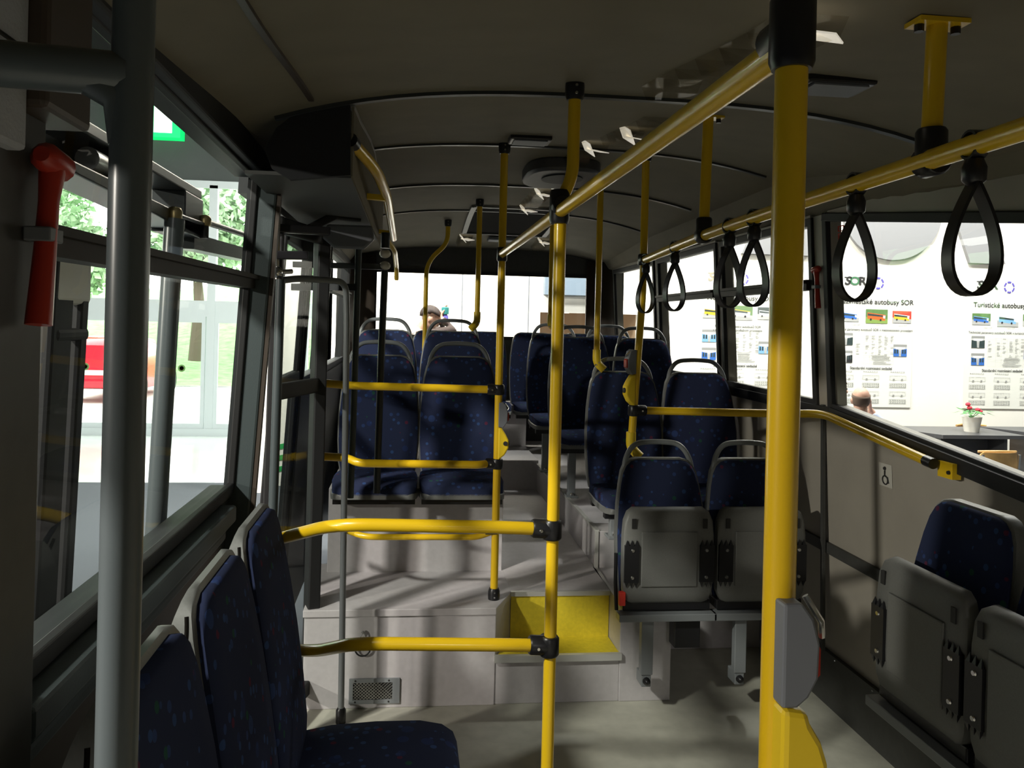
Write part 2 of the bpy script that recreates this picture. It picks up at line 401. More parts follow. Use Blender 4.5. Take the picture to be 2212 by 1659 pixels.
MB()._add([(-0.30, YR + .03, 1.475), (1.54, YR + .03, 1.475), (1.54, YR + .03, 2.03), (-0.30, YR + .03, 2.03)], [(0, 1, 2, 3)]).build('glass_pane', M['glass'], rwin, smooth=0)

# sills, rub strips, linings
mb = MB(); mb.bar((xl(1.04) + .025, 1.13, 1.035), (xl(1.04) + .025, 2.40, 1.02), 0.06, 0.05); mb.bar((xl(.97) + .015, 1.13, .965), (xl(.97) + .015, 2.40, .955), 0.03, 0.03)
struct(mb.build('trim_9', M['pillar'], smooth=0, bevel=0.008))
mb = MB(); mb.bar((xl(2.08) + .012, 1.05, 2.088), (xl(2.08) + .012, 2.6, 2.083), 0.05, 0.075); struct(mb.build('trim_19', M['rubber'], smooth=0, bevel=.006))
mb = MB(); wpiece(mb, -1, 1.1, 2.40, 0.0, 0.95, 0.0, 0.94, t=0.01, inset=0.01)
struct(mb.build('trim_10', M['brown'], smooth=0))
mb = MB(); mb.bar((xr(.685) - .008, 1.2, .685), (xr(.685) - .008, 3.79, .685), 0.016, 0.045)
struct(mb.build('trim_11', M['wall_dark'], smooth=0))
mb = MB(); wpiece(mb, 1, YF, 3.79, 0.0, 0.245, 0.0, 0.235, t=0.02, inset=0.02)
bs = struct(mb.build('baseboard_right', M['wall_dark'], smooth=0))
for k in range(8):
    y = 1.5 + k * 0.27; b = MB(); b.lathe([(0.004, 0), (0.003, 0.003)], (xr(.225) - .02, y, .225), (-1, 0, 0), 8); b.build('screw', M['chrome'], bs)
mb = MB(); mb.bar((xr(.9) - .006, 3.17, .25), (xr(1.3) - .006, 3.17, 1.29), 0.02, 0.012, up=(1, 0, 0))
struct(mb.build('trim_12', M['wall_dark'], smooth=0))
mb = MB(); mb.bar((xr(1.26) - .012, 1.75, 1.125), (xr(1.27) - .012, 3.10, 1.262), 0.024, 0.05); mb.bar((xr(1.27) - .012, 3.10, 1.262), (xr(1.27) - .012, 6.5, 1.275), 0.024, 0.045)
struct(mb.build('trim_13', M['rubber'], smooth=0))
# beige edge of the pillar at the middle doorway
mb = MB(); mb.bar((xl(0) + .025, 2.565, 0), (xl(2.08) + .035, 2.565, 2.08), 0.03, 0.075, up=(1, 0, 0)); tp = struct(mb.build('trim_14', M['pillar'], smooth=0, bevel=.008))
mb = MB(); mb.bar((xl(.02) + .068, 2.567, .02), (xl(2.06) + .078, 2.567, 2.06), 0.025, 0.012, up=(1, 0, 0)); mb.build('edge_strip', M['brown'], tp, smooth=0)
# left: wall lining right of the doorway
mb = MB(); wpiece(mb, -1, 4.0, 6.7, 0.0, 1.26, 0.3, 1.26, t=0.01, inset=0.012)
struct(mb.build('trim_15', M['wall_dark'], smooth=0))

# floors, steps and podiums
fl = MB(); fl.box((-0.6, YF, -0.08), (1.85, 3.9, 0.0))
struct(fl.build('floor', M['floor'], smooth=0))
ZP = 0.41
pl = MB()
pl.prism([(-0.40, 3.28), (0.39, 3.28), (0.475, 3.47), (0.475, 3.9), (-0.40, 3.9)], lambda u, v, k: (u, v, k), 0.0, ZP - 0.03)
pl.prism([(-0.405, 3.272), (0.39, 3.272), (0.478, 3.468), (0.478, 3.9), (-0.405, 3.9)], lambda u, v, k: (u, v, k), ZP - 0.03, ZP)
pl.box((0.475, 3.475, 0.0), (0.94, 5.62, ZP))                                      # aisle floor
pl.prism([(0.925, 3.28), (1.15, 3.28), (1.15, 3.82), (0.925, 3.82)], lambda u, v, k: (u, v, k), 0.0, ZP)
pl.prism([(0.39, 3.285), (0.925, 3.285), (0.925, 3.475), (0.475, 3.475)], lambda u, v, k: (u, v, k), 0.0, 0.20)
pl.box((0.94, 3.80, 0.0), (1.80, YR, 0.59))                                         # right podium
pl.box((-0.36, 3.77, 0.0), (0.47, YR, 0.805))                                       # left podium
pl.box((0.46, 5.62, 0.0), (0.95, YR, 0.62))                                         # rear step
pl.box((0.40, 6.25, 0.62), (0.95, YR, 0.95))
op = struct(pl.build('floor_platform', M['plinth'], smooth=0, bevel=0.003), 'raised grey floor with step and podiums')
mb = MB(); mb.prism([(0.395, 3.275), (0.925, 3.275), (0.92, 3.47), (0.475, 3.47)], lambda u, v, k: (u, v, k), 0.20, 0.206)
mb.box((0.477, 3.466, 0.206), (0.922, 3.476, 0.392))
tag(mb.build('step_covering', M['yellow_vinyl'], smooth=0), 'bright yellow vinyl covering on the single step up to the aisle', 'step', kind='structure')
def nosing(label, pts, w=0.02, h=0.022, up=(0, 0, 1)):
    b = MB()
    for p, q in zip(pts, pts[1:]): b.bar(p, q, w, h, up=up)
    tag(b.build('step_nosing', M['nosing'], smooth=0), label, 'edge trim', 'metal edge trims', 'structure')
nosing('long metal nosing along the front edge of the yellow step', [(0.385, 3.272, 0.197), (0.93, 3.272, 0.197)], 0.02, 0.028)
nosing('metal nosing at the top of the yellow riser', [(0.475, 3.468, 0.402), (0.925, 3.468, 0.402)], 0.02, 0.02)
nosing('metal trim along the side of the aisle beside the folded seats', [(0.927, 3.28, 0.408), (0.942, 3.80, 0.408)], 0.012, 0.012)
nosing('upright metal trim on the corner of the right podium', [(0.942, 3.802, 0.41), (0.942, 3.802, 0.59)], 0.016, 0.016)
nosing('long metal trim along the aisle edge of the right podium', [(0.945, 3.80, 0.59), (0.945, 6.2, 0.59)], 0.02, 0.012)

# vent grille and hanging ring on the plinth
g = thing('vent_grille', 'grey mesh vent grille low on the front of the platform', 'vent', (-0.10, 3.28, 0.025))
b = MB(); x0, x1, z0, z1 = -0.212, -0.005, 0.022, 0.125
for p, q in (((x0, z0), (x1, z0 + .016)), ((x0, z1 - .016), (x1, z1)), ((x0, z0 + .016), (x0 + .016, z1 - .016)), ((x1 - .03, z0 + .016), (x1, z1 - .016))):
    b.box((p[0], 3.272, p[1]), (q[0], 3.28, q[1]))
b.build('frame', M['grey_paint'], g, smooth=0)
b = MB(); b.box((x0 + .01, 3.2785, z0 + .01), (x1 - .02, 3.2795, z1 - .01)); b.build('backing', M['ink'], g, smooth=0)
b = MB()
for k in range(-4, 14):
    for sgn in (1, -1):
        xa = x0 + .012 + k * .014; za = z0 + .012; h = .078
        xb = xa + sgn * h * 1.1
        t0, t1 = 0.0, 1.0
        lo, hi = x0 + .014, x1 - .03
        for _ in range(1):
            if xb != xa:
                ta, tb = sorted(((lo - xa) / (xb - xa), (hi - xa) / (xb - xa))); t0, t1 = max(0, ta), min(1, tb)
        if t1 - t0 > .05: b.bar((xa + (xb - xa) * t0, 3.276, za + h * t0), (xa + (xb - xa) * t1, 3.276, za + h * t1), .0022, .002, up=(0, 1, 0))
b.build('mesh', M['steel'], g, smooth=0)
for sx in (x0 + .025, x1 - .045):
    for sz in (z0 + .008, z1 - .008): MB().lathe([(.004, 0), (.003, .002)], (sx, 3.272, sz), (0, -1, 0), 8).build('screw', M['ink'], g)
r = thing('pull_ring', 'small wire ring hanging on the front of the platform', 'ring', (-0.16, 3.27, 0.22))
MB().tube([(-0.16 + .032 * math.cos(a), 3.268, .255 + .034 * math.sin(a)) for a in [2 * PI * k / 24 for k in range(24)]], .0035, 8, closed=True).build('ring', M['black'], r)
b = MB(); b.tube([(-0.178, 3.268, .283), (-0.160, 3.266, .322), (-0.142, 3.268, .283)], .003, 8); b.lathe([(.008, 0), (.006, .006)], (-0.16, 3.272, .318), (0, -1, 0), 12); b.build('hook', M['chrome'], r)

# ------------------------------------------------------------------ seats
def back_y(z): return 0.012 + 0.10 * z + 0.10 * z * z
BROWS = [(-0.03, .180), (0.03, .192), (0.14, .199), (0.26, .199), (0.38, .190), (0.46, .178), (0.51, .166), (0.54, .150), (0.558, .128), (0.566, .10)]
def seat_back(t, wide=1.0, shell_thick=0.035):
    fn = lambda x, s, n: (x, back_y(s) - n, s)
    MB().pad([(z, hw * wide, 0.016, 0.022) for z, hw in BROWS], fn, puff=0.004).build('backrest_pad', M['fabric'], t, False, 50)
    MB().pad([(z + (.006 if z > .5 else 0), (hw + .007) * wide, 0.004, shell_thick) for z, hw in BROWS], fn, puff=0, lip=0.003).build('backrest_shell', M['shell'], t, False, 50)
def seat_handle(t, wide=1.0):
    p = fillet([(-.168 * wide, back_y(.44) + .012, .44), (-.150 * wide, back_y(.56) + .014, .575), (-.105 * wide, back_y(.63) + .012, .632), (0, back_y(.64) + .012, .640), (.105 * wide, back_y(.63) + .012, .632), (.150 * wide, back_y(.56) + .014, .575), (.168 * wide, back_y(.44) + .012, .44)], .05, 5)
    MB().tube(p, .0115, 12).build('grab_handle', M['grey_paint'], t, False, 60)
CROWS = [(0.0, .185, -.004, .05), (0.08, .194, 0, .055), (0.2, .200, .004, .06), (0.32, .198, .004, .06), (0.38, .190, -.004, .052), (0.41, .175, -.018, .036), (0.42, .155, -.03, .022)]
def seat_cushion(t):
    fn = lambda x, s, n: (x, 0.02 - s, n)
    MB().pad(CROWS, fn, puff=0.006).build('cushion', M['fabric'], t, False, 50)
    MB().pad([(s, hw + .006, n0 - th + .012, .03) for s, hw, n0, th in CROWS], fn, puff=0).build('seat_shell', M['shell'], t, False, 50)
def seat_frame(t, h, legx=None, side=1):
    b = MB(); b.box((-.19, -.34, -.105), (.19, -.30, -.075)); b.box((-.19, -.08, -.105), (.19, -.04, -.075)); b.box((-.16, -.30, -.10), (-.13, -.08, -.08)); b.box((.13, -.30, -.10), (.16, -.08, -.08)); b.build('seat_frame', M['black'], t, False, 0)
    if legx is not None:
        b = MB(); b.box((legx - .022, -.335, -h), (legx + .022, -.295, -.10)); b.box((legx - .035, -.36, -h), (legx + .035, -.27, -h + .012)); lg = b.build('leg', M['grey_paint'], t, False, 0, 0.003)
        MB().lathe([(.014, 0), (.012, .012), (.004, .016)], (legx, -.335, -h + .02), (0, -1, 0), 12).build('bolt', M['chrome'], lg, False)
def make_seat(label, loc, rotz, h, legx, group, handle=True):
    t = thing('bus_seat', label, 'seat', loc, rotz, group)
    seat_back(t)
    if handle: seat_handle(t)
    seat_cushion(t); seat_frame(t, h, legx); return t
GS = 'blue seats facing the front'
proto = make_seat('blue aisle seat in the nearest pair above the platform with yellow rails', (0.265, 4.03, 0.852), 0, 0.047, None, GS)
for lab, loc in [
    ('blue window seat in the nearest pair on the door side, behind the upright grey rail', (-0.145, 4.03, 0.852)),
    ('blue aisle seat in the second row on the door side, at a pole elbow', (0.270, 4.86, 0.975)),
    ('blue window seat in the second row on the door side', (-0.150, 4.86, 0.975))]:
    copy_tree(proto, loc, 0, lab)
protoR = make_seat('blue aisle seat on the right podium just behind the tip-up pair', (1.135, 4.0, 0.79), 0, 0.20, -.14, GS)
for lab, loc in [('blue window seat on the right podium just behind the folded tip-up pair', (1.545, 4.0, 0.79))]:
    copy_tree(protoR, loc, 0, lab)
protoR2 = make_seat('blue aisle seat in the second row of the right podium', (1.09, 4.88, 0.955), 0, 0.365, -.12, GS)
for lab, loc in [('blue window seat in the second row of the right podium', (1.505, 4.88, 0.955)),
                 ('blue aisle seat in the third row of the right podium', (1.06, 5.62, 0.965)),
                 ('blue window seat in the third row of the right podium', (1.47, 5.62, 0.965))]:
    copy_tree(protoR2, loc, 0, lab)
rb = make_seat('blue middle seat of the rear bench at the end of the aisle', (0.62, 6.50, 0.96), 0, 0.02, None, 'seats of the rear bench', False)
for lab, x in [('rear bench seat just right of the aisle end', 1.045), ('rear bench seat just left of the aisle end, behind the second row', 0.21),
               ('rear bench seat in the corner by the right rear window', 1.46), ('rear bench seat in the corner on the door side', -0.20)]:
    copy_tree(rb, (x, 6.50, 0.96), 0, lab)

# longitudinal seats under the left window (facing the aisle)
GB = 'blue seats with their backs to the left window'
def make_bench_seat(label, y):
    t = thing('bus_seat', label, 'seat', (-0.245, y, 0.492), PI / 2, GB)
    fn = lambda x, s, n: (x, back_y(s) + .01 - n, s)
    R = [(-.032, .180), (.03, .192), (.15, .199), (.28, .200), (.40, .196), (.49, .189), (.545, .180), (.580, .166), (.600, .145), (.610, .115)]
    MB().pad([(z, hw, 0.018, 0.022) for z, hw in R], fn, puff=0.004).build('backrest_pad', M['fabric'], t, False, 50)
    sh = MB().pad([(z + (.01 if z > .5 else 0), (hw + .010), 0.002, .03 + .048 * min(1, max(0, (z - .22) / .20)) - .058 * max(0, (z - .485) / .12)) for z, hw in R], fn, puff=0, lip=0.004).build('backrest_shell', M['shell'], t, False, 50)
    for sx in (-1, 1):
        b = MB(); p = []
        for k in range(9):
            z = .49 + .09 * k / 8; hw = [h1 + (h2 - h1) * (z - z1) / (z2 - z1) for (z1, h1), (z2, h2) in zip(R, R[1:]) if z1 <= z <= z2 + 1e-6][0]; p.append((sx * (hw + .0085), back_y(z) + .046 - .024 * k / 8 - .006 * math.sin(PI * k / 8), z + .009 * max(0, min(1, (z - .5) / .04))))
        b.tube(p, .0042, 8); b.build('grip_slot', M['slot'], sh, False)
    seat_cushion(t)
    b = MB(); b.box((-.19, -.37, -.12), (.19, .02, -.075)); b.build('seat_frame', M['black'], t, False, 0)
    b = MB(); b.box((-.19, -.10, -.485), (.19, .10, -.12)); b.build('seat_base', M['wall_dark'], t, False, 0)
    return t
bp = make_bench_seat('blue seat farthest along the bench under the left window, its cushion in view', 2.00)
for y, lab in ((1.58, 'blue seat second along the bench under the left window'), (1.16, 'blue seat nearest the camera under the left window, behind the grey post')):
    copy_tree(bp, (-0.245, y, 0.492), PI / 2, lab)

# tip-up seats
GT = 'tip-up seats folded upright'
def make_tip_seat(label, loc, rotz, handle=True, leg=True, buckle=False):
    t = thing('tip_up_seat', label, 'seat', loc, rotz, GT); W = 0.95
    seat_back(t, W)
    if handle: seat_handle(t, W)
    b = MB(); fn = lambda x, s, n: (x, -0.055 - n, s)
    b.pad([(0.0, .150, .0, .035), (.015, .172, .008, .04), (.05, .186, .012, .045), (.13, .19, .014, .045), (.28, .19, .012, .045), (.34, .186, .008, .04), (.375, .172, .002, .035), (.392, .150, -.006, .028)], fn, lip=0.008)
    pan = b.build('seat_pan', M['seat_pan'], t, False, 50)
    b = MB(); b.box((-.118, -.074, .075), (.118, -.066, .30)); b.build('access_panel', M['seat_pan'], pan, False, 0, 0.004)
    for sx in (-1, 1):
        b = MB(); b.box((sx * .158 - .030, -.078, .095), (sx * .158 + .030, -.064, .245))
        for k in range(3):
            xx = sx * .158 - .02 + k * .02
            for z0, z1 in ((.245, .268), (.095, .072)):
                b._add([(xx - .007, -.078, z0), (xx + .007, -.078, z0), (xx, -.072, z1), (xx - .007, -.066, z0), (xx + .007, -.066, z0)], [(0, 1, 2), (3, 4, 2), (0, 2, 3), (1, 4, 2), (0, 3, 4, 1)])
        br = b.build('hinge_bracket', M['black'], pan, False, 0)
        for z in (.115, .225): MB().lathe([(.008, 0), (.006, .004)], (sx * .155, -.078, z), (0, -1, 0), 10).build('bolt', M['chrome'], br, False)
        MB().box((sx * .150 - .009, -.0695, .312), (sx * .150 + .009, -.066, .352)).build('slot', M['ink'], pan, False, 0)
    b = MB(); b.box((-.185, -.05, -.028), (.185, .03, .012)); b.build('hinge_block', M['black'], t, False, 0, .004)
    b = MB(); b.box((-.205, -.08, -.065), (.205, -.02, -.035)); b.build('support_bar', M['grey_paint'], t, False, 0, .003)
    if leg:
        b = MB(); b.box((-.105, -.06, -.29), (-.055, -.025, -.06)); b.box((-.10, -.055, -.34), (-.06, .02, -.29)); lg = b.build('leg', M['grey_paint'], t, False, 0, .003)
        MB().lathe([(.016, 0), (.014, .012), (.006, .02)], (-.08, -.055, -.315), (0, -1, 0), 12).build('bolt', M['black'], lg, False)
        MB().box((.04, -.04, -.19), (.15, .03, -.06)).build('damper_box', M['black'], t, False, 0, .004)
    if buckle:
        MB().box((-.205, -.075, .0), (-.180, -.05, .055)).build('belt_buckle', M['red_bright'], t, False, 0, .003)
        MB().tube([(-.205, -.03, -.03), (-.212, -.03, .08), (-.21, -.02, .2)], .008, 8).build('belt_strap', M['black'], t, False)
    return t
ta = make_tip_seat('folded tip-up seat beside the yellow step with a red belt buckle', (1.078, 3.19, 0.467), 0, buckle=True)
tb = make_tip_seat('folded tip-up seat between the thick near yellow pole and its twin with the buckle', (1.475, 3.19, 0.467), 0)
tc = make_tip_seat('folded tip-up seat on the right wall with its grey pan in view', (1.46, 2.015, 0.555), -PI / 2, False, False)
copy_tree(tc, (1.46, 1.62, 0.555), -PI / 2, 'folded tip-up seat on the right wall cut off by the edge of the photo')
b = MB(); b.box((1.43, 1.35, 0.455), (1.775, 2.235, 0.489)); b.box((1.70, 1.35, 0.30), (1.76, 2.235, 0.46))
tag(b.build('seat_console', M['grey_paint'], smooth=0, bevel=0.004), 'grey wall console carrying the two folded seats on the right wall', 'bracket')

# ------------------------------------------------------------------ yellow poles and rails
R = 0.017
def clamp(parent, c, d1, l1=0.03, r=0.0265, d2=None, l2=0.05):
    b = MB(); c = V(c); d1 = V(d1).normalized()
    prof = [(r * .9, -l1), (r * 1.04, -l1 * .8), (r * 1.04, l1 * .8), (r * .9, l1)]
    b.lathe(prof, c, d1, 18)
    if d2 is not None:
        d2 = V(d2).normalized(); b.lathe([(r * .98, 0), (r * .98, l2 * .9), (r * .86, l2)], c, d2, 18)
    o = b.build('clamp', M['black'], parent, smooth=40)
    side = V((0, -1, 0)) if abs(d1.y) < .7 else V((0, 0, -1))
    for k in ((-.5, .5) if d2 is None else (0,)):
        q = c + d1 * l1 * k + side * r * 1.02 + (d2 * l2 * .6 if d2 is not None else V((0, 0, 0)))
        MB().lathe([(.005, 0), (.004, .003)], q, side, 8).build('screw', M['chrome'], o)
    return o
def cup(parent, c, up=1):
    b = MB(); b.lathe([(.025, 0), (.026, .012), (.0255, .035), (.021, .048)], c, (0, 0, up), 18)
    o = b.build('mounting_cup', M['black'], parent, smooth=40)
    for z in (.014, .034): MB().lathe([(.0045, 0), (.0035, .002)], (c[0], c[1] - .0255, c[2] + up * z), (0, -1, 0), 8).build('screw', M['chrome'], o)
def pole(label, pts, group='yellow grab poles', rad=.1, r=.0165, name='grab_pole'):
    t = thing(name, label, 'pole', pts[0], group=group)
    MB().tube(fillet(pts, rad) if len(pts) > 2 else pts, r, 18).build('tube', M['yellow'], t, smooth=60)
    return t
def elbow(t, x, y, z, d=(0.7, -0.25, -0.65)):
    p = V((x, y, z)); d = V(d).normalized()
    b = MB(); b.tube(fillet([p + V((0, 0, .07)), p, p + d * .055], .03, 5), .0215, 16); o = b.build('elbow_socket', M['yellow_plastic'], t, smooth=50)
    for k in (-1, 1): MB().lathe([(.006, 0), (.004, .004)], p + V((k * .008, -.0205, -.004 + .006 * k)), (0, -1, 0), 8).build('screw', M['chrome'], o)
XP = 0.39
# near pole
tC = pole('thick yellow pole nearest the camera, carrying the yellow ticket machine', [(XP, 0.785, 0.0), (XP, 0.785, zceil(XP, .785))])
clamp(tC, (XP, 0.785, 1.912), (0, 0, 1), .04, .0225, (0, 1, 0), .045)
MB().tube([(XP, .785, 1.93), (XP, .785, zceil(XP, .785))], .0195, 16).build('sleeve', M['black'], tC)
# pole beside the bench
tB = pole('tall yellow pole in the middle with two rails to the bench, bent near the ceiling', [(XP + .003, 2.07, 0.0), (XP + .003, 2.07, 1.93), (XP + .034, 2.07, 2.0), (XP + .034, 2.07, zceil(XP, 2.07) - .03)], rad=.05)
cup(tB, (XP + .034, 2.07, zceil(XP + .034, 2.07) + .002), -1)
clamp(tB, (XP, 2.07, 1.915), (0, 0, 1), .045, .026, (0, -1, 0), .04)
clamp(tB, (XP, 2.07, 1.055), (0, 0, 1), .026, .026, (-1, -.1, .1), .055)
clamp(tB, (XP, 2.07, 0.745), (0, 0, 1), .026, .026, (-1, -.1, .1), .055)
# pole on the platform corner
tA = pole('yellow pole standing on the front corner of the grey platform', [(XP, 3.38, ZP), (XP, 3.38, zceil(XP, 3.38) - .03)])
cup(tA, (XP, 3.38, ZP), 1); cup(tA, (XP, 3.38, zceil(XP, 3.38) + .002), -1)
clamp(tA, (XP, 3.38, 1.90), (0, 0, 1), .03, .022)
for z in (1.315, 0.995): clamp(tA, (XP, 3.38, z), (0, 0, 1), .022, .024, (-1, 0, 0), .05)
MB().cbox((XP - .02, 3.375, .70), (.05, .03, .012)).build('clamp', M['black'], tA, smooth=0)
# poles ending on seat handles
def seat_pole(label, x, y, zb, top=None, d=(.7, -.25, -.65)):
    pts = [(x, y, zb), (x, y, zceil(x, y) - .03)] if top is None else top
    t = pole(label, pts); e = pts[-1]; cup(t, (e[0], e[1], zceil(e[0], e[1]) + .002), -1)
    elbow(t, x, y, zb, d); return t
tD = seat_pole('yellow pole ending in an elbow on the second row aisle seat, door side', 0.415, 4.86, 1.60, d=(-.7, -.2, -.65))
tF = seat_pole('yellow pole half hidden behind the tall middle pole, ending on a far seat', 0.90, 5.0, 1.60)
tG = seat_pole('yellow pole ending in an elbow above the aisle seat behind the folded seats', 0.992, 4.1, 1.405)
tH = seat_pole('yellow pole with a stop button and elbow, above the folded seat with the buckle', 0.975, 3.36, 1.07, [(0.975, 3.36, 1.07), (0.985, 3.36, 1.25), (1.012, 3.36, 1.75), (1.012, 3.36, zceil(1.0, 3.36) - .03)])
clamp(tH, (1.012, 3.36, 1.895), (0, 0, 1), .025, .024, (-.1, -1, 0), .05)
clamp(tH, (0.984, 3.36, 1.235), (0, 0, 1), .024, .024, (1, 0, 0), .055)
tE = pole('curved yellow pole bending to the ceiling near the rear window', [(0.11, 5.66, 0.98), (0.11, 5.66, 2.03), (0.258, 5.66, 2.17), (0.258, 5.66, zceil(.26, 5.66) - .03)], rad=.12)
cup(tE, (0.258, 5.66, zceil(.258, 5.66) + .002), -1)

def rail(label, pts, rad=.08, r=R, group='yellow handrails'):
    o = MB().tube(fillet(pts, rad) if len(pts) > 2 else pts, r, 18).build('handrail', M['yellow'], smooth=60)
    return tag(o, label, 'handrail', group)
rail('long yellow ceiling rail joining the three poles along the aisle', [(XP, 0.80, 1.902), (XP, 2.06, 1.902), (XP, 3.38, 1.902)])
rr = [(0.84, 0.55, 1.892), (0.858, 1.188, 1.892), (0.899, 2.319, 1.892), (1.009, 3.33, 1.892)]
rail('long yellow strap rail over the right seats', rr, .4)
rail('upper of the two yellow rails in front of the seats on the platform', [(-0.39, 3.385, 1.333), (-0.24, 3.385, 1.322), (0.34, 3.38, 1.315)], .05)
rail('yellow rail at cushion height in front of the seats on the platform', [(-0.39, 3.385, 1.022), (-0.25, 3.385, 1.016), (-0.20, 3.345, 1.0), (0.31, 3.345, 0.996), (0.35, 3.38, 0.995)], .05)
rail('thin-looking yellow rail close above the platform, half hidden by a nearer rail', [(-0.39, 3.50, .70), (-0.25, 3.43, .697), (-0.17, 3.37, .683), (0.31, 3.37, .680), (0.37, 3.375, .70)], .08, .013)
rail('upper yellow rail from the tall middle pole behind the bench', [(-0.47, 2.46, .93), (-0.38, 2.31, .962), (-0.18, 2.07, 1.070), (0.26, 2.05, 1.066), (0.35, 2.065, 1.058)], .09)
rail('lower yellow rail from the tall middle pole behind the bench', [(-0.47, 2.46, .60), (-0.25, 2.29, .650), (-0.12, 2.07, .760), (0.27, 2.05, .757), (0.35, 2.065, .748)], .08)
rail('yellow rail crossing to the right wall and sloping down along it', [(1.03, 3.36, 1.235), (1.62, 3.27, 1.238), (1.70, 3.08, 1.262), (1.695, 2.42, 1.185)], .07)
b = MB(); b.cbox((1.735, 2.36, 1.165), (.03, .07, .05)); b.lathe([(.018, -.02), (.018, .02)], (1.695, 2.40, 1.183), (0, 1, .1), 16, 1); b.lathe([(.007, 0), (.006, .006)], (1.72, 2.34, 1.16), (-1, 0, 0), 8, 1)
tag(b.build('rail_bracket', [M['yellow'], M['black']], smooth=40), 'yellow wall bracket at the lower end of the sloping rail', 'bracket')
t = thing('handrail', 'short yellow rail along the black door header at the ceiling', 'handrail', (-.12, 2.3, 2.05), group='yellow handrails')
MB().tube(fillet([(-.175, 2.23, 2.10), (-.115, 2.50, 2.075), (-.095, 2.95, 2.065), (-.095, 4.25, 2.045)], .15), .018, 18).build('tube', M['yellow'], t, smooth=60)
for y in (2.95, 4.1): MB().bar((-.10, y, 2.055), (-.17, y, 2.06), .03, .02).build('bracket', M['yellow_plastic'], t, smooth=0)
MB().lathe([(.02, -.02), (.02, .02)], (-.172, 2.24, 2.10), (0.2, 1, -.1), 14).build('end_cap', M['black'], t)
t = thing('handrail', 'stub of yellow rail at the back of the door header', 'handrail', (-.13, 4.9, 1.98), group='yellow handrails')
MB().tube(fillet([(-.16, 4.6, 2.09), (-.10, 4.8, 2.03), (-.10, 5.5, 1.98), (-.10, 5.6, 1.90)], .1), .016, 16).build('tube', M['yellow'], t, smooth=60)
for y, (xx, lab) in zip((1.25, 2.39), ((0.872, 'nearer yellow ceiling drop holding the strap rail'), (0.912, 'farther yellow ceiling drop holding the strap rail'))):
    t = thing('rail_hanger', lab, 'hanger', (xx, y, 1.89), group='ceiling drops of the strap rail'); zt_ = zceil(xx, y)
    MB().tube([(xx, y, 1.93), (xx + .006, y, zt_ + .005)], .0165, 18).build('tube', M['yellow'], t, smooth=60)
    clamp(t, (xx, y, 1.893), (0.03, 1, 0), .022, .0255, (0, 0, 1), .055)
    b = MB(); b.cbox((xx + .006, y, zt_ - .006), (.09, .045, .008)); fl_ = b.build('flange', M['yellow'], t, smooth=0)
    for k in (-1, 1): MB().lathe([(.008, 0), (.008, .012)], (xx + .006 + k * .033, y, zt_ - .01), (0, 0, -1), 8).build('bolt', M['black'], fl_)
def rail_xz(y):
    for a, c in zip(rr, rr[1:]):
        if y <= c[1]: k = (y - a[1]) / (c[1] - a[1]); return a[0] + (c[0] - a[0]) * k
    return rr[-1][0]
strap0 = None
for y, rot, lab in ((1.125, -.35, 'black strap loop nearest the camera on the right rail, at the photo edge'), (1.466, -.15, 'black strap loop hanging before the wide right window'), (1.967, -.1, 'black strap loop just left of the thick near pole'),
                    (2.141, -.15, 'black strap loop second left of the thick near pole, overlapping its neighbour'), (2.757, 0.05, 'black strap loop alone in the middle of the sliding windows'), (3.30, .35, 'black strap loop farthest away, at the rail end clamp')):
    if strap0 is None:
        t = strap0 = thing('strap_handle', lab, 'strap', (0, 0, 0), 0, 'black strap loops on the right rail')
        b = MB(); b.ribbon([(.0, .021 * math.sin(a), .021 * math.cos(a)) for a in [2 * PI * k / 18 for k in range(18)]], .022, .004, (1, 0, 0)); b.build('rail_loop', M['black'], t, False)
        b = MB(); b.lathe([(.010, -.062), (.017, -.055), (.018, -.035), (.013, -.022)], (0, 0, 0), (0, 0, 1), 14); b.build('buckle', M['black'], t, False, 50)
        p = []
        for k in range(40):
            a = 2 * PI * k / 40; s = (1 - math.cos(a)) / 2
            p.append((.050 * math.sin(a) * math.sin(a / 2) ** 1.1, 0, -.055 - .175 * s))
        b = MB(); b.ribbon(p, .028, .005, (0, 1, 0)); b.build('hand_loop', M['black'], t, False)
    else: t = copy_tree(strap0, label=lab)
    t.location = (rail_xz(y), y, 1.892); t.rotation_euler = (0, 0, .55 - math.atan2(rail_xz(y), y))

# stop request units on three poles
def stop_unit(label, x, y, z, ang, lamp_red=True):
    t = thing('stop_button_unit', label, 'stop button', (x, y, z), ang, 'stop button units on the poles')
    fn = lambda u, v, k: (u, k, v)
    MB().prism([(.0, .02), (.022, .018), (.038, .042), (.040, .085), (.030, .118), (.018, .127), (.0, .125)], fn, -.020, .020).build('grey_housing', M['grey_plastic'], t, False, 0, .003)
    MB().prism([(.040, .045), (.046, .05), (.046, .08), (.041, .085)], fn, -.012, .012).build('red_lamp', M['red'], t, False, 0)
    MB().tube([(.036, -.014, .092), (.043, 0, .100), (.030, .014, .118)], .004, 8).build('lamp_rim', M['chrome'], t, False)
    MB().prism([(.0, .018), (.016, .016), (.034, -.012), (.046, -.035), (.046, -.07), (.030, -.10), (.0, -.125)], fn, -.020, .020).build('button_holder', M['yellow_plastic'], t, False, 0, .006)
    b = MB(); b.lathe([(.012, 0), (.011, .005), (.006, .006)], (.045, 0, -.052), (1, 0, 0), 16); b.lathe([(.010, 0), (.009, .004)], (.032, -.020, -.050), (0, -1, 0), 16); b.build('button', M['ink'], t, False)
    return t
stop_unit('grey and yellow stop button unit on the platform corner pole', XP, 3.38, 1.135, 0)
stop_unit('dark stop button unit on the pole above the folded seat with the buckle', .982, 3.36, 1.375, PI * 1.08)
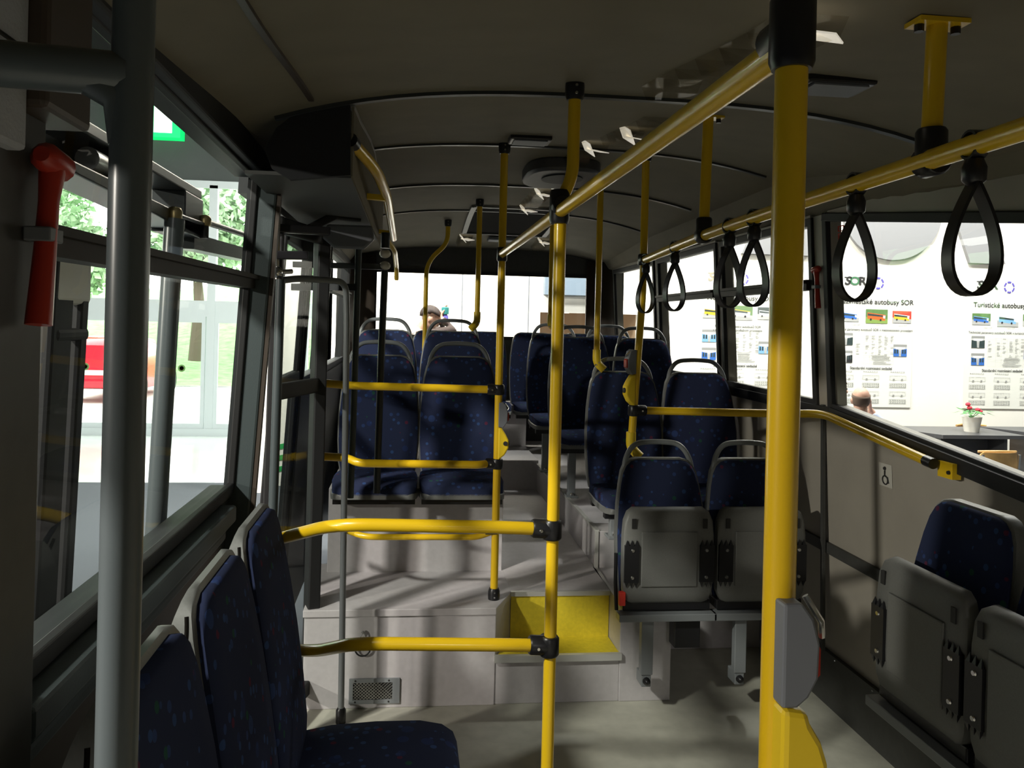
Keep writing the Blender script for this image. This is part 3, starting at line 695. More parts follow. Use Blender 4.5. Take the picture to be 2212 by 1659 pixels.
# ticket machine on the near pole
t = thing('ticket_machine', 'yellow ticket machine with grey head on the thick near pole', 'machine', (XP, .785, 1.10))
fn = lambda u, v, k: (XP + u - .006, k, v)
MB().prism([(-.004, 1.326), (.016, 1.326), (.028, 1.310), (.035, 1.285), (.034, 1.250), (.024, 1.231), (.012, 1.221), (-.004, 1.221)], fn, .752, .785).build('grey_head', M['grey_plastic'], t, smooth=0, bevel=.003)
MB().prism([(.034, 1.248), (.038, 1.252), (.038, 1.278), (.035, 1.284)], fn, .757, .783).build('red_window', M['red'], t, smooth=0)
MB().tube([(XP + .018, .765, 1.330), (XP + .032, .758, 1.306), (XP + .037, .765, 1.288)], .0035, 8).build('clear_rim', M['chrome'], t)
MB().prism([(-.004, 1.222), (.022, 1.218), (.026, 1.205), (.038, 1.186), (.045, 1.165), (.044, 1.02), (.03, .98), (-.004, .97)], fn, .748, .800).build('body', M['yellow_plastic'], t, smooth=0, bevel=.006)

# ------------------------------------------------------------------ grey posts, door hardware
t = thing('grab_post', 'thick dark grey post nearest the camera on the left with a side bar', 'post', (-.222, .648, 0))
MB().tube([(-.222, .648, 0), (-.222, .648, zceil(-.222, .648))], .0158, 20).build('upright', M['post_paint'], t, smooth=60)
b = MB(); b.tube([(xl(1.78) - .005, .598, 1.782), (-.34, .625, 1.787), (-.225, .648, 1.789)], .0175, 18); b.tube([(-.262, .641, 1.788), (-.232, .647, 1.77), (-.226, .648, 1.735)], .013, 12); b.build('side_bar', M['post_paint'], t, smooth=60)
b = MB(); b.box((-.56, .80, 0.0), (-.475, 1.085, 2.03)); struct(b.build('trim_16', M['wall_dark'], smooth=0, bevel=.01))
b = MB(); b.box((-.50, .985, 1.845), (-.435, 1.12, 2.10)); tag(b.build('pillar_cover', M['brown'], smooth=0, bevel=.008), 'dark brown cover box at the top of the front left pillar', 'cover')
b = MB(); b.box((-.49, .86, 1.79), (-.455, .985, 2.06)); b.box((-.47, .86, 1.895), (-.450, .96, 1.91), 1)
tag(b.build('trim_panel', [M['textured'], M['black']], smooth=0, bevel=.006), 'pale textured panel in the upper left corner of the photo', 'panel')
# emergency hammers
def hammer(label, x, y, z, s=1.0, ang=0):
    t = thing('emergency_hammer', label, 'hammer', (x, y, z), ang, 'red emergency hammers')
    b = MB(); b.tube([(0, .010, .085), (0, .002, .04), (0, -.005, -.02), (0, -.018, -.115)], .009, 12, rs=[.016, .012, .013, .0155]); b.build('handle', M['red'], t, False, 60)
    b = MB(); b.lathe([(.010, -.03), (.018, -.02), (.019, .025), (.014, .034)], (0, .008, .09), (0, 1, -.15), 12); b.build('head', M['red'], t, False, 50)
    MB().box((-.02, -.02, -.012), (.012, .018, .006)).build('holder_clip', M['grey_plastic'], t, False, 0, .002)
    return t
hammer('large red emergency hammer on the dark front left pillar', -.452, 1.035, 1.70)
h2 = hammer('small red emergency hammer beside the wide right window', xr(1.8) - .02, 3.165, 1.79); h2.scale = (.8, .8, .8)

# middle doorway: header, leaf, mechanism
t = thing('door_header', 'black overhead housing above the middle doorway', 'door housing', (-.3, 2.2, 2.0))
poly = [(-.178, 2.205), (-.172, 2.000), (-.335, 1.980), (-.385, 2.01), (-.405, 2.06), (-.375, 2.12), (-.31, 2.175)]
MB().prism(poly, lambda u, v, k: (u, k, v), 2.2, 2.22).build('end_plate', M['header'], t, smooth=0)
b = MB(); ys_ = [2.22 + .3 * k for k in range(9)]; b.prism([(2.22, 2.0), (4.6, 2.0)] + [(y, zceil(-.17, y) - .004) for y in reversed(ys_ + [4.6])], lambda u, v, k: (k, u, v), -.174, -.168); b.build('side_panel', M['ceiling'], t, smooth=0)
b = MB(); b.box((-.46, 2.22, 1.995), (-.172, 3.9, 2.005)); b.build('bottom_panel', M['fan_grey'], t, smooth=0)
b = MB(); 
for ya, yb in zip(ys_, ys_[1:]): b.bar((-.172, ya, zceil(-.172, ya) - .012), (-.172, yb, zceil(-.172, yb) - .012), .012, .012)
b.build('edge_strip', M['steel'], t, smooth=0)
# doorway posts
o = MB().tube([(-.385, 3.38, ZP), (-.392, 3.38, 2.0)], .0185, 16).build('door_post', M['black_paint'], smooth=60)
tag(o, 'tall black post at the platform corner by the middle doorway', 'post')
t = thing('grab_rail', 'grey rail loop at the middle doorway, upright to the floor', 'rail', (-.25, 3.17, 0))
MB().tube(fillet([(-.485, 2.93, 1.735), (-.42, 3.0, 1.752), (-.255, 3.17, 1.752), (-.248, 3.17, 1.60), (-.235, 3.17, .09), (-.235, 3.17, .0)], .05), .0125, 16).build('tube', M['grey_paint'], t, smooth=60)
MB().lathe([(.02, 0), (.02, .05), (.014, .06)], (-.235, 3.17, 0), (0, 0, 1), 16).build('foot_socket', M['black'], t)
# swung door leaf
d = MB(); a0, a1 = V((-.50, 2.92, 0)), V((-.375, 3.32, 0))
d.bar((a0.x, a0.y, .06), (a0.x + .02, a0.y, 1.97), .03, .04, up=(1, 0, 0)); d.bar((a1.x - .005, a1.y + .02, .06), (a1.x + .005, a1.y + .02, 1.97), .11, .05, up=(.955, .30, 0))
for z in (.09, 1.33, 1.94): d.bar((a0.x + z * .01, a0.y, z), (a1.x + z * .005, a1.y, z), .03, .06)
dl = struct(d.build('door_1', M['rubber'], smooth=0, bevel=.006), 'inward folded leaf of the middle door')
MB()._add([(a0.x, a0.y, .1), (a1.x, a1.y, .1), (a1.x + .01, a1.y, 1.94), (a0.x + .02, a0.y, 1.94)], [(0, 1, 2, 3)]).build('glass_pane', M['glass'], dl, smooth=0)
MB().tube([(-.478, 2.88, .05), (-.462, 2.88, 1.74)], .0165, 14).build('hinge_tube', M['pillar'], dl, smooth=60)
d = MB()
for y in (3.33, 3.98): d.bar((xl(.05) - .02, y, .05), (xl(1.97) - .02, y, 1.97), .03, .025, up=(1, 0, 0))
for z in (.08, 1.32, 1.95): d.bar((xl(z) - .02, 3.33, z), (xl(z) - .02, 3.98, z), .04, .05)
dl = struct(d.build('door_2', M['rubber'], smooth=0, bevel=.006), 'closed leaf of the middle door, its glass darkened to cut light')
MB()._add([(xl(.1) - .02, 3.33, .1), (xl(.1) - .02, 3.97, .1), (xl(1.95) - .02, 3.97, 1.95), (xl(1.95) - .02, 3.33, 1.95)], [(0, 1, 2, 3)]).build('glass_pane', glass('light_cutting_door_glass', (.36, .38, .37), .04), dl, smooth=0)  # tint put in to hold floodlight off the platform and seats
t = thing('door_mechanism', 'door drive linkage with pale ball joints under the black door housing', 'mechanism', (-.3, 3.1, 1.9))
b = MB(); b.bar((-.50, 2.9, 1.925), (-.30, 2.95, 1.925), .035, .03); b.bar((-.50, 2.88, 1.825), (-.37, 2.9, 1.83), .035, .03); b.bar((-.40, 3.0, 1.93), (-.29, 3.05, 2.0), .02, .03); b.bar((-.30, 3.05, 2.0), (-.20, 3.1, 1.998), .022, .03); b.build('linkage_arm', M['black'], t, smooth=0, bevel=.004)
b = MB(); b.prism([(-.34, 1.985), (-.16, 1.985), (-.15, 1.93), (-.19, 1.89), (-.31, 1.89), (-.36, 1.93)], lambda u, v, k: (u, k, v), 3.22, 3.26); b.build('gear_cover', M['grey_plastic'], t, smooth=0, bevel=.008)
for z in (1.905, 1.85): MB().ball((-.118, 3.6, z), .026, 14, sc_=(1, 1, .8)).build('ball_joint', M['white'], t)
b = MB(); b.tube([(-.118, 3.6, 1.825), (-.125, 3.6, 1.4), (-.13, 3.6, .82)], .016, 12); b.tube([(-.118, 3.6, 1.93), (-.118, 3.6, 2.0)], .02, 12); b.build('drive_rod', M['dark_paint'], t, smooth=60)
b = MB(); b.ball((-.476, 2.88, 1.765), .022, 14); b.tube([(-.476, 2.88, 1.74), (-.476, 2.88, 1.99)], .008, 10); b.tube([(-.476, 2.88, 1.765), (-.43, 2.92, 1.772)], .009, 10); b.build('hinge_joint', M['chrome'], t)
b = MB(); b.tube([(-.23, 3.5, 1.99), (-.235, 3.5, 1.2), (-.24, 3.5, .82)], .014, 12); b.build('upright_tube', M['pillar'], t, smooth=60)
b = MB(); b.bar((-.52, 3.55, 1.74), (-.23, 3.5, 1.745), .03, .03); b.bar((-.52, 3.55, 1.84), (-.12, 3.6, 1.845), .025, .025); b.build('cross_beam', M['dark_paint'], t, smooth=0)
b = MB()
for k in range(3): b.box((-.50, 3.72 + k * .09, 1.86), (-.44, 3.74 + k * .09, 1.99))
b.build('guide_plate', M['dark_paint'], t, smooth=0)
# front door gear seen through the near left window
GX = -.72
t = thing('door_mechanism', 'dark door drive box with brass ball joints seen through the upper left window', 'mechanism', (GX, 2.2, -.35))
b = MB(); b.hexa([(GX - .05, 1.45, 1.885), (GX + .05, 1.45, 1.885), (GX + .05, 2.62, 1.852), (GX - .05, 2.62, 1.852), (GX - .05, 1.45, 1.905), (GX + .05, 1.45, 1.905), (GX + .05, 2.62, 1.90), (GX - .05, 2.62, 1.90)])
b.bar((GX, 1.45, 1.985), (GX, 2.60, 1.988), .10, .028); b.bar((GX - .045, 1.45, 1.94), (GX - .045, 2.3, 1.94), .01, .1)
b.box((GX - .05, 2.42, 1.85), (GX + .05, 2.62, 1.975)); b.box((GX - .05, 1.86, 1.88), (GX + .05, 1.96, 1.98))
b.build('drive_box', M['dark_paint'], t, smooth=0, bevel=.004)
MB().tube([(GX + .02, 1.78, 1.935), (GX + .02, 2.05, 1.935)], .026, 16).build('air_cylinder', M['steel'], t, smooth=50)
for y, z in ((2.28, 1.885), (2.60, 1.905)):
    b = MB(); b.lathe([(.010, -.018), (.019, -.014), (.021, .006), (.017, .016), (.008, .02)], (GX + .06, y, z), (0, 0, 1), 18); b.build('ball_joint', M['brass'], t, smooth=50)
b = MB(); b.tube([(GX + .06, 2.62, 1.905), (GX + .06, 3.5, 1.94)], .011, 12); b.tube([(GX + .06, 2.28, 1.885), (GX + .06, 2.60, 1.895)], .006, 8); b.tube([(GX + .06, 2.60, 1.90), (GX + .06, 2.60, 1.85)], .014, 12); b.build('push_rod', M['black'], t, smooth=50)
b = MB(); b.tube([(GX + .06, 2.28, 1.87), (GX + .02, 2.15, -.35)], .027, 18); b.build('turning_post', M['post_paint'], t, smooth=60)
b = MB(); b.bar((GX, 2.60, 1.84), (GX, 3.5, 1.87), .06, .05); b.build('support_beam', M['dark_paint'], t, smooth=0)
t = thing('door_leaf', 'open door leaf with dark frame standing outside the near left window', 'door', (-.80, 1.75, -.35))
b = MB(); b.bar((-.80, 1.90, 1.73), (-.84, 1.84, -.35), .03, .11, up=(0, 1, 0)); b.bar((-.80, 2.02, 1.73), (-.84, 1.95, -.35), .03, .05, up=(0, 1, 0)); b.bar((-.80, 1.86, 1.55), (-.80, 2.04, 1.55), .03, .03); b.bar((-.84, 1.80, -.3), (-.84, 1.97, -.3), .03, .06); b.build('frame', M['rubber'], t, smooth=0, bevel=.01)
b = MB(); b.box((-.815, 1.85, 1.62), (-.785, 2.05, 1.75)); b.build('white_head', M['white'], t, smooth=0, bevel=.02)

# ------------------------------------------------------------------ ceiling fittings
GL = 'strip lights along the ceiling'
def strip(label, x, y0, y1, flaps):
    t = thing('strip_light', label, 'light', (x, (y0 + y1) / 2, zceil(x, (y0 + y1) / 2)), group=GL)
    b = MB(); n = 6
    for k in range(n):
        ya, yb = y0 + (y1 - y0) * k / n, y0 + (y1 - y0) * (k + 1) / n; za, zb = zceil(x + .06, ya) - .005, zceil(x + .06, yb) - .005
        b.hexa([(x - .045, ya, za - .035), (x + .045, ya, za - .035), (x + .045, yb, zb - .035), (x - .045, yb, zb - .035), (x - .06, ya, za), (x + .06, ya, za), (x + .06, yb, zb), (x - .06, yb, zb)])
    b.build('lamp_cover', M['clear'], t, smooth=30)
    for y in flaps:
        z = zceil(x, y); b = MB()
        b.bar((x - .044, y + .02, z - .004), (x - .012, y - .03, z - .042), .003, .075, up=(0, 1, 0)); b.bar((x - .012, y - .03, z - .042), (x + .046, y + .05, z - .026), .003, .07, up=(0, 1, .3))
        b.build('emissive_end_flap', M['lit'], t, smooth=0)  # plain white flap, emission stands in for light falling on it
strip('clear strip light near the thick pole at the upper right', .66, 1.25, 2.05, (1.26,))
strip('clear strip light between the middle pole and the sloping rail', .79, 2.45, 3.05, (2.78,))
strip('strip light just behind the tall middle pole, white end showing', .75, 3.2, 4.2, (3.24, 4.15))
strip('strip light in front of the roof hatch', .735, 4.4, 5.05, (4.42, 5.02))
strip('small strip light at the rear beside the left of the hatch', .42, 6.12, 6.45, (6.15,))
strip('small strip light at the rear beside the right of the hatch', 1.04, 6.1, 6.45, (6.15,))
def oval(cx, cy, rx, ry, n=28, p=3.0):
    return [(cx + rx * math.copysign(abs(math.cos(a)) ** (2 / p), math.cos(a)), cy + ry * math.copysign(abs(math.sin(a)) ** (2 / p), math.sin(a))) for a in [2 * PI * k / n for k in range(n)]]
M['fan'] = mat('dark_fan_plastic', (.06, .06, .065), .5)
t = thing('roof_fan', 'dark oval roof fan housing behind the tall middle pole', 'fan', (.725, 3.85, zceil(.725, 3.85)))
z = zceil(.725, 3.85)
MB().prism(oval(.725, 3.85, .18, .26), lambda u, v, k: (u, v, k), z - .06, z + .01).build('housing', M['fan'], t, smooth=40, bevel=.015)
MB().prism(oval(.725, 3.80, .10, .12, p=2), lambda u, v, k: (u, v, k), z - .066, z - .05).build('fan_opening', M['header'], t, smooth=40)
t = thing('roof_hatch', 'dark roof hatch with pale rim near the rear', 'hatch', (.70, 5.6, zceil(.7, 5.6)))
hx = [.40 + .62 * k / 8 for k in range(9)]; hy = [5.10 + .95 * k / 8 for k in range(9)]
b = MB()
for k in range(8):
    for y in (hy[0], hy[8]): b.bar((hx[k], y, zceil(hx[k], y) - .008), (hx[k + 1], y, zceil(hx[k + 1], y) - .008), .035, .014)
    for x in (hx[0], hx[8]): b.bar((x, hy[k], zceil(x, hy[k]) - .008), (x, hy[k + 1], zceil(x, hy[k + 1]) - .008), .035, .014)
b.build('rim', M['shell'], t, smooth=0)
b = MB(); b._add([(x, y, zceil(x, y) - .007) for y in hy for x in hx], [(r_ * 9 + k, r_ * 9 + k + 1, (r_ + 1) * 9 + k + 1, (r_ + 1) * 9 + k) for r_ in range(8) for k in range(8)])
b.build('cover', M['slot'], t, smooth=30)
z = zceil(.7, 6.2)
MB().box((.60, 6.12, z - .03), (.86, 6.28, z + .0)).build('handle_plate', M['grey_plastic'], t, smooth=0, bevel=.01)
for lab, x, y, wx in (('small dark ceiling box beside the platform pole top', .47, 3.18, .085), ('small dark ceiling box behind the thick near pole', 1.0, 1.80, .085)):
    z = zceil(x, y); t = thing('ceiling_speaker', lab, 'speaker', (x, y, z), group='small dark ceiling boxes')
    MB().box((x - wx, y - .05, z - .022), (x + wx, y + .06, z + .004)).build('casing', M['black'], t, smooth=0, bevel=.006)
    MB().box((x - wx * .8, y - .04, z - .026), (x + wx * .8, y + .05, z - .02)).build('grille', M['grey_plastic'], t, smooth=0)

# wheelchair / pictogram sticker on the right wall
def wallR(y, z, d=.002): return V((xr(z) - d, y, z))
t = thing('sticker', 'small paper pictogram sticker on the right wall under the sloping rail', 'sticker', wallR(2.75, 1.06))
MB()._add([wallR(2.79, 1.03), wallR(2.71, 1.03), wallR(2.71, 1.115), wallR(2.79, 1.115)], [(0, 1, 2, 3)]).build('paper', M['sticker'], t, smooth=0)
b = MB(); b.tube([wallR(2.75 + .016 * math.cos(a), 1.055 + .016 * math.sin(a), .004) for a in [PI * 2 * k / 14 for k in range(14)]], .0025, 6, closed=True)
b.ball(wallR(2.75, 1.098, .004), .007, 8); b.tube([wallR(2.75, 1.09, .004), wallR(2.752, 1.07, .004), wallR(2.735, 1.066, .004), wallR(2.73, 1.045, .004)], .003, 6); b.build('pictogram', M['ink'], t)
# sticker icons on the rear window
t = thing('sticker', 'faint square pictogram sticker at the upper left of the rear window', 'sticker', (-.13, YR, 1.96))
b = MB()
for zz in (1.975, 1.915):
    q = [(-.165, zz - .025), (-.105, zz - .025), (-.105, zz + .025), (-.165, zz + .025)]
    for i in range(4): b.bar((q[i][0], YR + .025, q[i][1]), (q[(i + 1) % 4][0], YR + .025, q[(i + 1) % 4][1]), .003, .003, up=(0, 1, 0))
b.bar((-.155, YR + .025, 1.965), (-.135, YR + .025, 1.99), .004, .003, up=(0, 1, 0))
b.build('outline', mat('faint_red_ink', (.45, .25, .2), .6), t, smooth=0)

# ------------------------------------------------------------------ the exhibition hall outside
GZ = -0.35
b = MB(); b.box((-14, -12, GZ - .1), (16, 9.55, GZ)); struct(b.build('floor_hall_carpet', M['carpet'], smooth=0))
b = MB(); b.box((-14, 9.55, GZ - .1), (-1.0, 13.4, GZ)); struct(b.build('floor_hall', M['hall_floor'], smooth=0))
HY = 9.3
b = MB(); b.box((-14.2, -12, 7.9), (16.2, 13.6, 8.1)); struct(b.build('ceiling_hall', M['soffit'], smooth=0))
b = MB(); b.box((-14.2, -12, GZ), (-14, 13.6, 8)); b.box((15.9, -12, GZ), (16.1, 13.6, 8)); b.box((-14.2, -12.1, GZ), (16.2, -12, 8)); struct(b.build('wall_hall_sides', M['soffit'], smooth=0))
b = MB(); b.box((-1.0, HY, GZ), (1.55, HY + .1, 8)); b.box((1.55, HY, 1.75), (2.75, HY + .1, 8)); b.box((2.75, HY, GZ), (16, HY + .1, 8))
b.box((-1.0, HY, GZ), (-.9, 13.3, 8))
struct(b.build('wall_hall', M['hall_wall'], smooth=0))
for k, x in enumerate((.605, 1.40)):
    b = MB(); b.box((x, HY - .004, GZ), (x + .012, HY, 5.0)); struct(b.build('trim_%d' % (17 + k), M['grey_plastic'], smooth=0))
tan = mat('tan_recess_wall', (.34, .24, .15), .8)
b = MB(); b.box((1.4, 11.0, GZ), (3.0, 11.1, 1.9)); b.box((1.45, HY + .1, GZ), (1.55, 11, 1.9)); b.box((2.75, HY + .1, GZ), (2.85, 11, 1.9)); b.box((1.4, HY + .1, 1.85), (3, 11, 1.95))
struct(b.build('wall_recess', tan, smooth=0))
t = thing('ceiling_lamp', 'lit round ceiling lamp in the tan doorway seen through the rear window', 'lamp', (2.05, 10.2, 1.85))
MB().lathe([(.16, 0), (.15, -.02), (.10, -.03)], (2.05, 10.2, 1.85), (0, 0, 1), 20).build('base', M['white'], t)
MB().lathe([(.10, -.03), (.09, -.07), (.03, -.09)], (2.05, 10.2, 1.85), (0, 0, 1), 20).build('lamp_shade', emit('warm_lamp', (1, .85, .6), 4), t)
t = tag(MB().box((1.58, HY - .12, 1.96), (2.5, HY, 2.22)).build('duct_panel', mat('blue_grey_panel', (.17, .22, .28), .5), smooth=0), 'blue-grey panel on the white wall seen through the rear window', 'panel')
t['kind'] = 'thing'

bl = bpy.data.fonts.get('Bfont')
CARON = []
def text(name, body, size, loc, m, parent, align='CENTER', offset=0.0, rot=(PI / 2, 0, 0), sx=1.0, shear=0.0):
    c = bpy.data.curves.new(name, 'FONT'); c.body = body.replace('ě', 'e'); c.size = size; c.align_x = align; c.align_y = 'CENTER'; c.offset = offset; c.shear = shear
    c.materials.append(m); o = bpy.data.objects.new(name, c); C.objects.link(o)
    o.rotation_euler = rot; o.scale = (sx, 1, 1)
    if 'ě' in body: CARON.append((o, body))
    o.parent = parent; o.location = V(loc) - (parent.location if parent else V((0, 0, 0)))
    return o
ink = {k: mat('ink_' + k, c, .7) for k, c in dict(black=(.02, .02, .02), green=(.05, .16, .08), grey=(.30, .30, .29), pale=(.55, .55, .54), brown=(.30, .26, .18), indigo=(.10, .08, .42), blue=(.03, .14, .50), lblue=(.20, .42, .75), orange=(.80, .12, .02), yel=(.75, .48, .03), red=(.55, .05, .03), white=(.85, .86, .84), dark=(.03, .05, .05), tree=(.10, .20, .06), lawn=(.22, .33, .08), road=(.42, .42, .41), sky=(.62, .72, .82), skin=(.4, .25, .2)).items()}
IK = list(ink); IM = [ink[k] for k in IK]
M['paper'] = mat('poster_paper', (.80, .80, .74), .6)
PY = HY - .012
def rects(name, lst, parent, y=PY - .004):     # flat printed rectangles: (x0, z0, x1, z1, ink)
    b = MB()
    for i, (x0, z0, x1, z1, k) in enumerate(lst):
        yy = y - .0004 * (i % 8)
        b._add([(x0, yy, z0), (x1, yy, z0), (x1, yy, z1), (x0, yy, z1)], [(0, 1, 2, 3)], IK.index(k))
    return b.build(name, IM, parent, smooth=0)
def bus_photo(parent, cx, cz, w, h, bg, ground, body, band=None, slant=.06):
    y = PY - .004; b = MB()
    def q(pts, k, d): b._add([(cx + u * w / 2, y - d * .0006, cz + v * h / 2) for u, v in pts], [tuple(range(len(pts)))], IK.index(k))
    q([(-1, -1), (1, -1), (1, 1), (-1, 1)], bg, 0); q([(-1, -1), (1, -1), (1, -.35), (-1, -.1)], ground, 1)
    q([(-.85, -.35), (.75, -.60), (.80, .20), (-.85, .50)], body, 2)
    q([(-.82, .08), (.55, -.06), (.56, .18), (-.82, .40)], 'dark', 3)
    q([(.58, -.25), (.77, -.28), (.78, .12), (.58, .16)], 'sky', 3)
    q([(-.85, .42), (.80, .12), (.80, .22), (-.85, .52)], band or body, 4)
    for u in (-.55, .35): q([(u + .09 * math.cos(a), -.47 - .06 * u + .16 * math.sin(a)) for a in [PI * 2 * i / 10 for i in range(10)]], 'black', 5)
    return b.build('bus_photo', IM, parent, smooth=0)
def cabin_photo(parent, cx, cz, w, h, seats):
    y = PY - .004; b = MB()
    def q(pts, k, d): b._add([(cx + u * w / 2, y - d * .0006, cz + v * h / 2) for u, v in pts], [tuple(range(len(pts)))], IK.index(k))
    q([(-1, -1), (1, -1), (1, 1), (-1, 1)], 'pale', 0); q([(-1, .6), (1, .6), (1, 1), (-1, 1)], 'grey', 1); q([(-.6, .2), (.6, .2), (.75, .55), (-.75, .55)], 'white', 2)
    q([(-1, -1), (-.15, -1), (-.2, .1), (-1, .3)], seats, 2); q([(.15, -1), (1, -1), (1, .3), (.2, .1)], seats, 2); q([(-.15, -1), (.15, -1), (.1, .0), (-.1, .0)], 'road', 3)
    for u in (-.75, -.4, .4, .75): q([(u - .12, -.5), (u + .12, -.5), (u + .1, .15), (u - .1, .15)], 'dark', 4)
    return b.build('cabin_photo', IM, parent, smooth=0)
def drawing(parent, cx, cz, w, h, plan):
    l = []; e = .004; k = 'grey' if plan else 'pale'
    x0, x1, z0, z1 = cx - w / 2, cx + w / 2, cz - h / 2, cz + h / 2
    l += [(x0, z0, x1, z0 + e, k), (x0, z1 - e, x1, z1, k), (x0, z0, x0 + e, z1, k), (x1 - e, z0, x1, z1, k)]
    n = 9
    for i in range(n):
        xx = x0 + w * (i + .6) / (n + .4)
        if plan:
            for zz in (z0 + h * .12, z0 + h * .58): l.append((xx, zz, xx + w * .05, zz + h * .28, 'grey'))
        else: l.append((xx, z0 + h * .45, xx + e * .7, z1, 'pale'))
    if not plan:
        for f in (.25, .75): l.append((x0 + w * f - .012, z0 - .008, x0 + w * f + .012, z0 + .012, 'grey'))
        l.append((x0, z0 + h * .42, x1, z0 + h * .44, 'pale'))
    return rects('floor_plan' if plan else 'side_view', l, parent)
def emblem(parent, x, z, r=.075):
    b = MB(); y = PY - .005
    for k in range(6):
        a0 = PI / 3 * k + .12; vs = []
        for i in range(7):
            a = a0 + (PI / 3 - .24) * i / 6
            vs += [(x + r * math.cos(a), y, z + r * math.sin(a)), (x + r * .72 * math.cos(a), y, z + r * .72 * math.sin(a))]
        b._add(vs, [(2 * i, 2 * i + 2, 2 * i + 3, 2 * i + 1) for i in range(6)], IK.index('indigo'))
    o = b.build('round_emblem', IM, parent, smooth=0)
    for i, (u, v, ww, hh) in enumerate(((-.012, .0, .006, .035), (.012, 0, .006, .035), (0, .008, .03, .006))):
        pass
    return o
def sor_logo(parent, x, z, h, cols):
    for i, (ch, dx) in enumerate(zip('SOR', (-.95, 0, .95))):
        text('logo_letter', ch, h * 1.35, (x + dx * h, PY - .005, z), ink[cols[i]], parent, offset=h * .045, sx=1.15, shear=.25 if ch == 'S' else 0)
    rects('logo_bar', [(x - h * 1.3, z + h * .40, x + h * 1.3, z + h * .50, cols[0])], parent)
def poster(X, label, title, sub, photos, cab, cab_r, heads, cols, rows_, logo=('black', 'green', 'black'), sub2=None):
    Z = 2.235
    t = thing('poster', label, 'poster', (X, HY, .67), group='bus maker posters on the white wall')
    b = MB(); b.box((X - .29, PY, .67), (X + .78, HY - .002, 2.45)); b.build('paper', M['paper'], t, smooth=0)
    sor_logo(t, X, Z, .105, logo); emblem(t, X + .31, Z - .015)
    for i, ln in enumerate(('SOR Libchavy spol. s r.o.', '561 16 Libchavy', 'Česká republika', 'tel. 465 519 411', 'fax 465 519 405')):
        text('address_line', ln, .030, (X + .745 - (.0 if i else .03), PY - .005, Z + .04 - i * .05), ink['pale'], t, 'RIGHT')
    text('title', title, .088, (X + .28, PY - .005, Z - .25), ink['black'], t, offset=.0012, sx=1.02)
    for (dx, w_, h_), ph in zip(((-.062, .25, .145), (.30, .29, .175), (.635, .25, .15)), photos): bus_photo(t, X + dx, Z - .43, w_, h_, *ph)
    for i, dx in enumerate((-.0, .31, .62)): text('caption', 'autobus SOR', .022, (X + dx + .03, PY - .005, Z - .535), ink['grey'], t)
    text('subtitle', sub, .040, (X + .26, PY - .005, Z - .60), ink['black'], t, offset=.0004)
    if sub2: text('subtitle', sub2, .040, (X + .26, PY - .005, Z - .645), ink['black'], t, offset=.0004)
    for dz, s_ in zip((-.72, -.94), cab): cabin_photo(t, X - .10, Z + dz, .18, .15, s_)
    cabin_photo(t, X + .62, Z - .85, .18, .15, cab_r)
    l = []; x0, x1, z0, z1 = X + .03, X + .53, Z - 1.03, Z - .665
    for i in range(22):
        zz = z1 - (z1 - z0) * i / 21; l.append((x0, zz, x1, zz + .0015, 'pale'))
    for xx in (x0, x0 + .11, x0 + .19, x0 + .27, x0 + .36, x0 + .44, x1): l.append((xx, z0, xx + .002, z1, 'pale'))
    rects('data_table', l, t); l = []
    rnd = random.Random(int(X * 100))
    for i in range(21):
        zz = z1 - (z1 - z0) * (i + .75) / 21
        if i < 14:
            for xx in (x0 + .01, x0 + .13, x0 + .21, x0 + .30, x0 + .38, x0 + .46):
                if rnd.random() < .6: l.append((xx, zz, xx + .02 + .03 * rnd.random(), zz + .006, 'grey'))
        else: l.append((x0 + .2 + .05 * rnd.random(), zz, x1 - .02 - .1 * rnd.random(), zz + .006, 'grey'))
    rects('table_figures', l, t)
    text('heading', heads, .046, (X + .24, PY - .005, Z - 1.08), ink['black'], t, offset=.0008)
    for dx in cols:
        rects('plan_caption', [(X + dx - .10 + .028 * i, Z - 1.125, X + dx - .10 + .028 * i + .020, Z - 1.118, 'grey') for i in range(7)], t)
        for dz, plan in rows_: drawing(t, X + dx, Z + dz, .22, .055, plan)
    return t
poster(5.505, 'poster titled in Czech for intercity buses, third photo yellow, behind the bald man', 'Meziměstské autobusy SOR', 'Technické parametry autobusů SOR v meziměstském provedení',
       [('sky', 'road', 'blue'), ('tree', 'lawn', 'orange'), ('red', 'road', 'yel', 'white')], ('dark', 'black'), 'blue', 'Standardní rozmístění sedadel', (-.10, .24, .60), ((-1.19, False), (-1.29, True), (-1.39, False), (-1.49, True)))
poster(7.275, 'poster with two blue bus photos behind the potted flower, cut by the photo edge', 'Turistické autobusy SOR', 'Technické parametry autobusů SOR v turistickém provedení',
       [('tree', 'road', 'blue', 'lblue'), ('sky', 'road', 'lblue', 'white'), ('tree', 'road', 'white')], ('dark', 'blue'), 'blue', 'Standardní rozmístění sedadel', (-.10, .24, .60), ((-1.19, False), (-1.29, True), (-1.39, False), (-1.49, True)))
poster(3.742, 'poster of low floor buses with a data table seen through the sliding windows', 'Městské autobusy SOR', 'Technické parametry autobusů SOR',
       [('sky', 'road', 'yel'), ('tree', 'road', 'white', 'yel'), ('dark', 'road', 'white')], ('lblue', 'blue'), 'lblue', 'Standardní rozmístění sedadel', (-.10, .24, .60), ((-1.19, False), (-1.29, True), (-1.39, False), (-1.49, True)),
       ('brown', 'brown', 'dark'), 'v městském nízkopodlažním provedení')
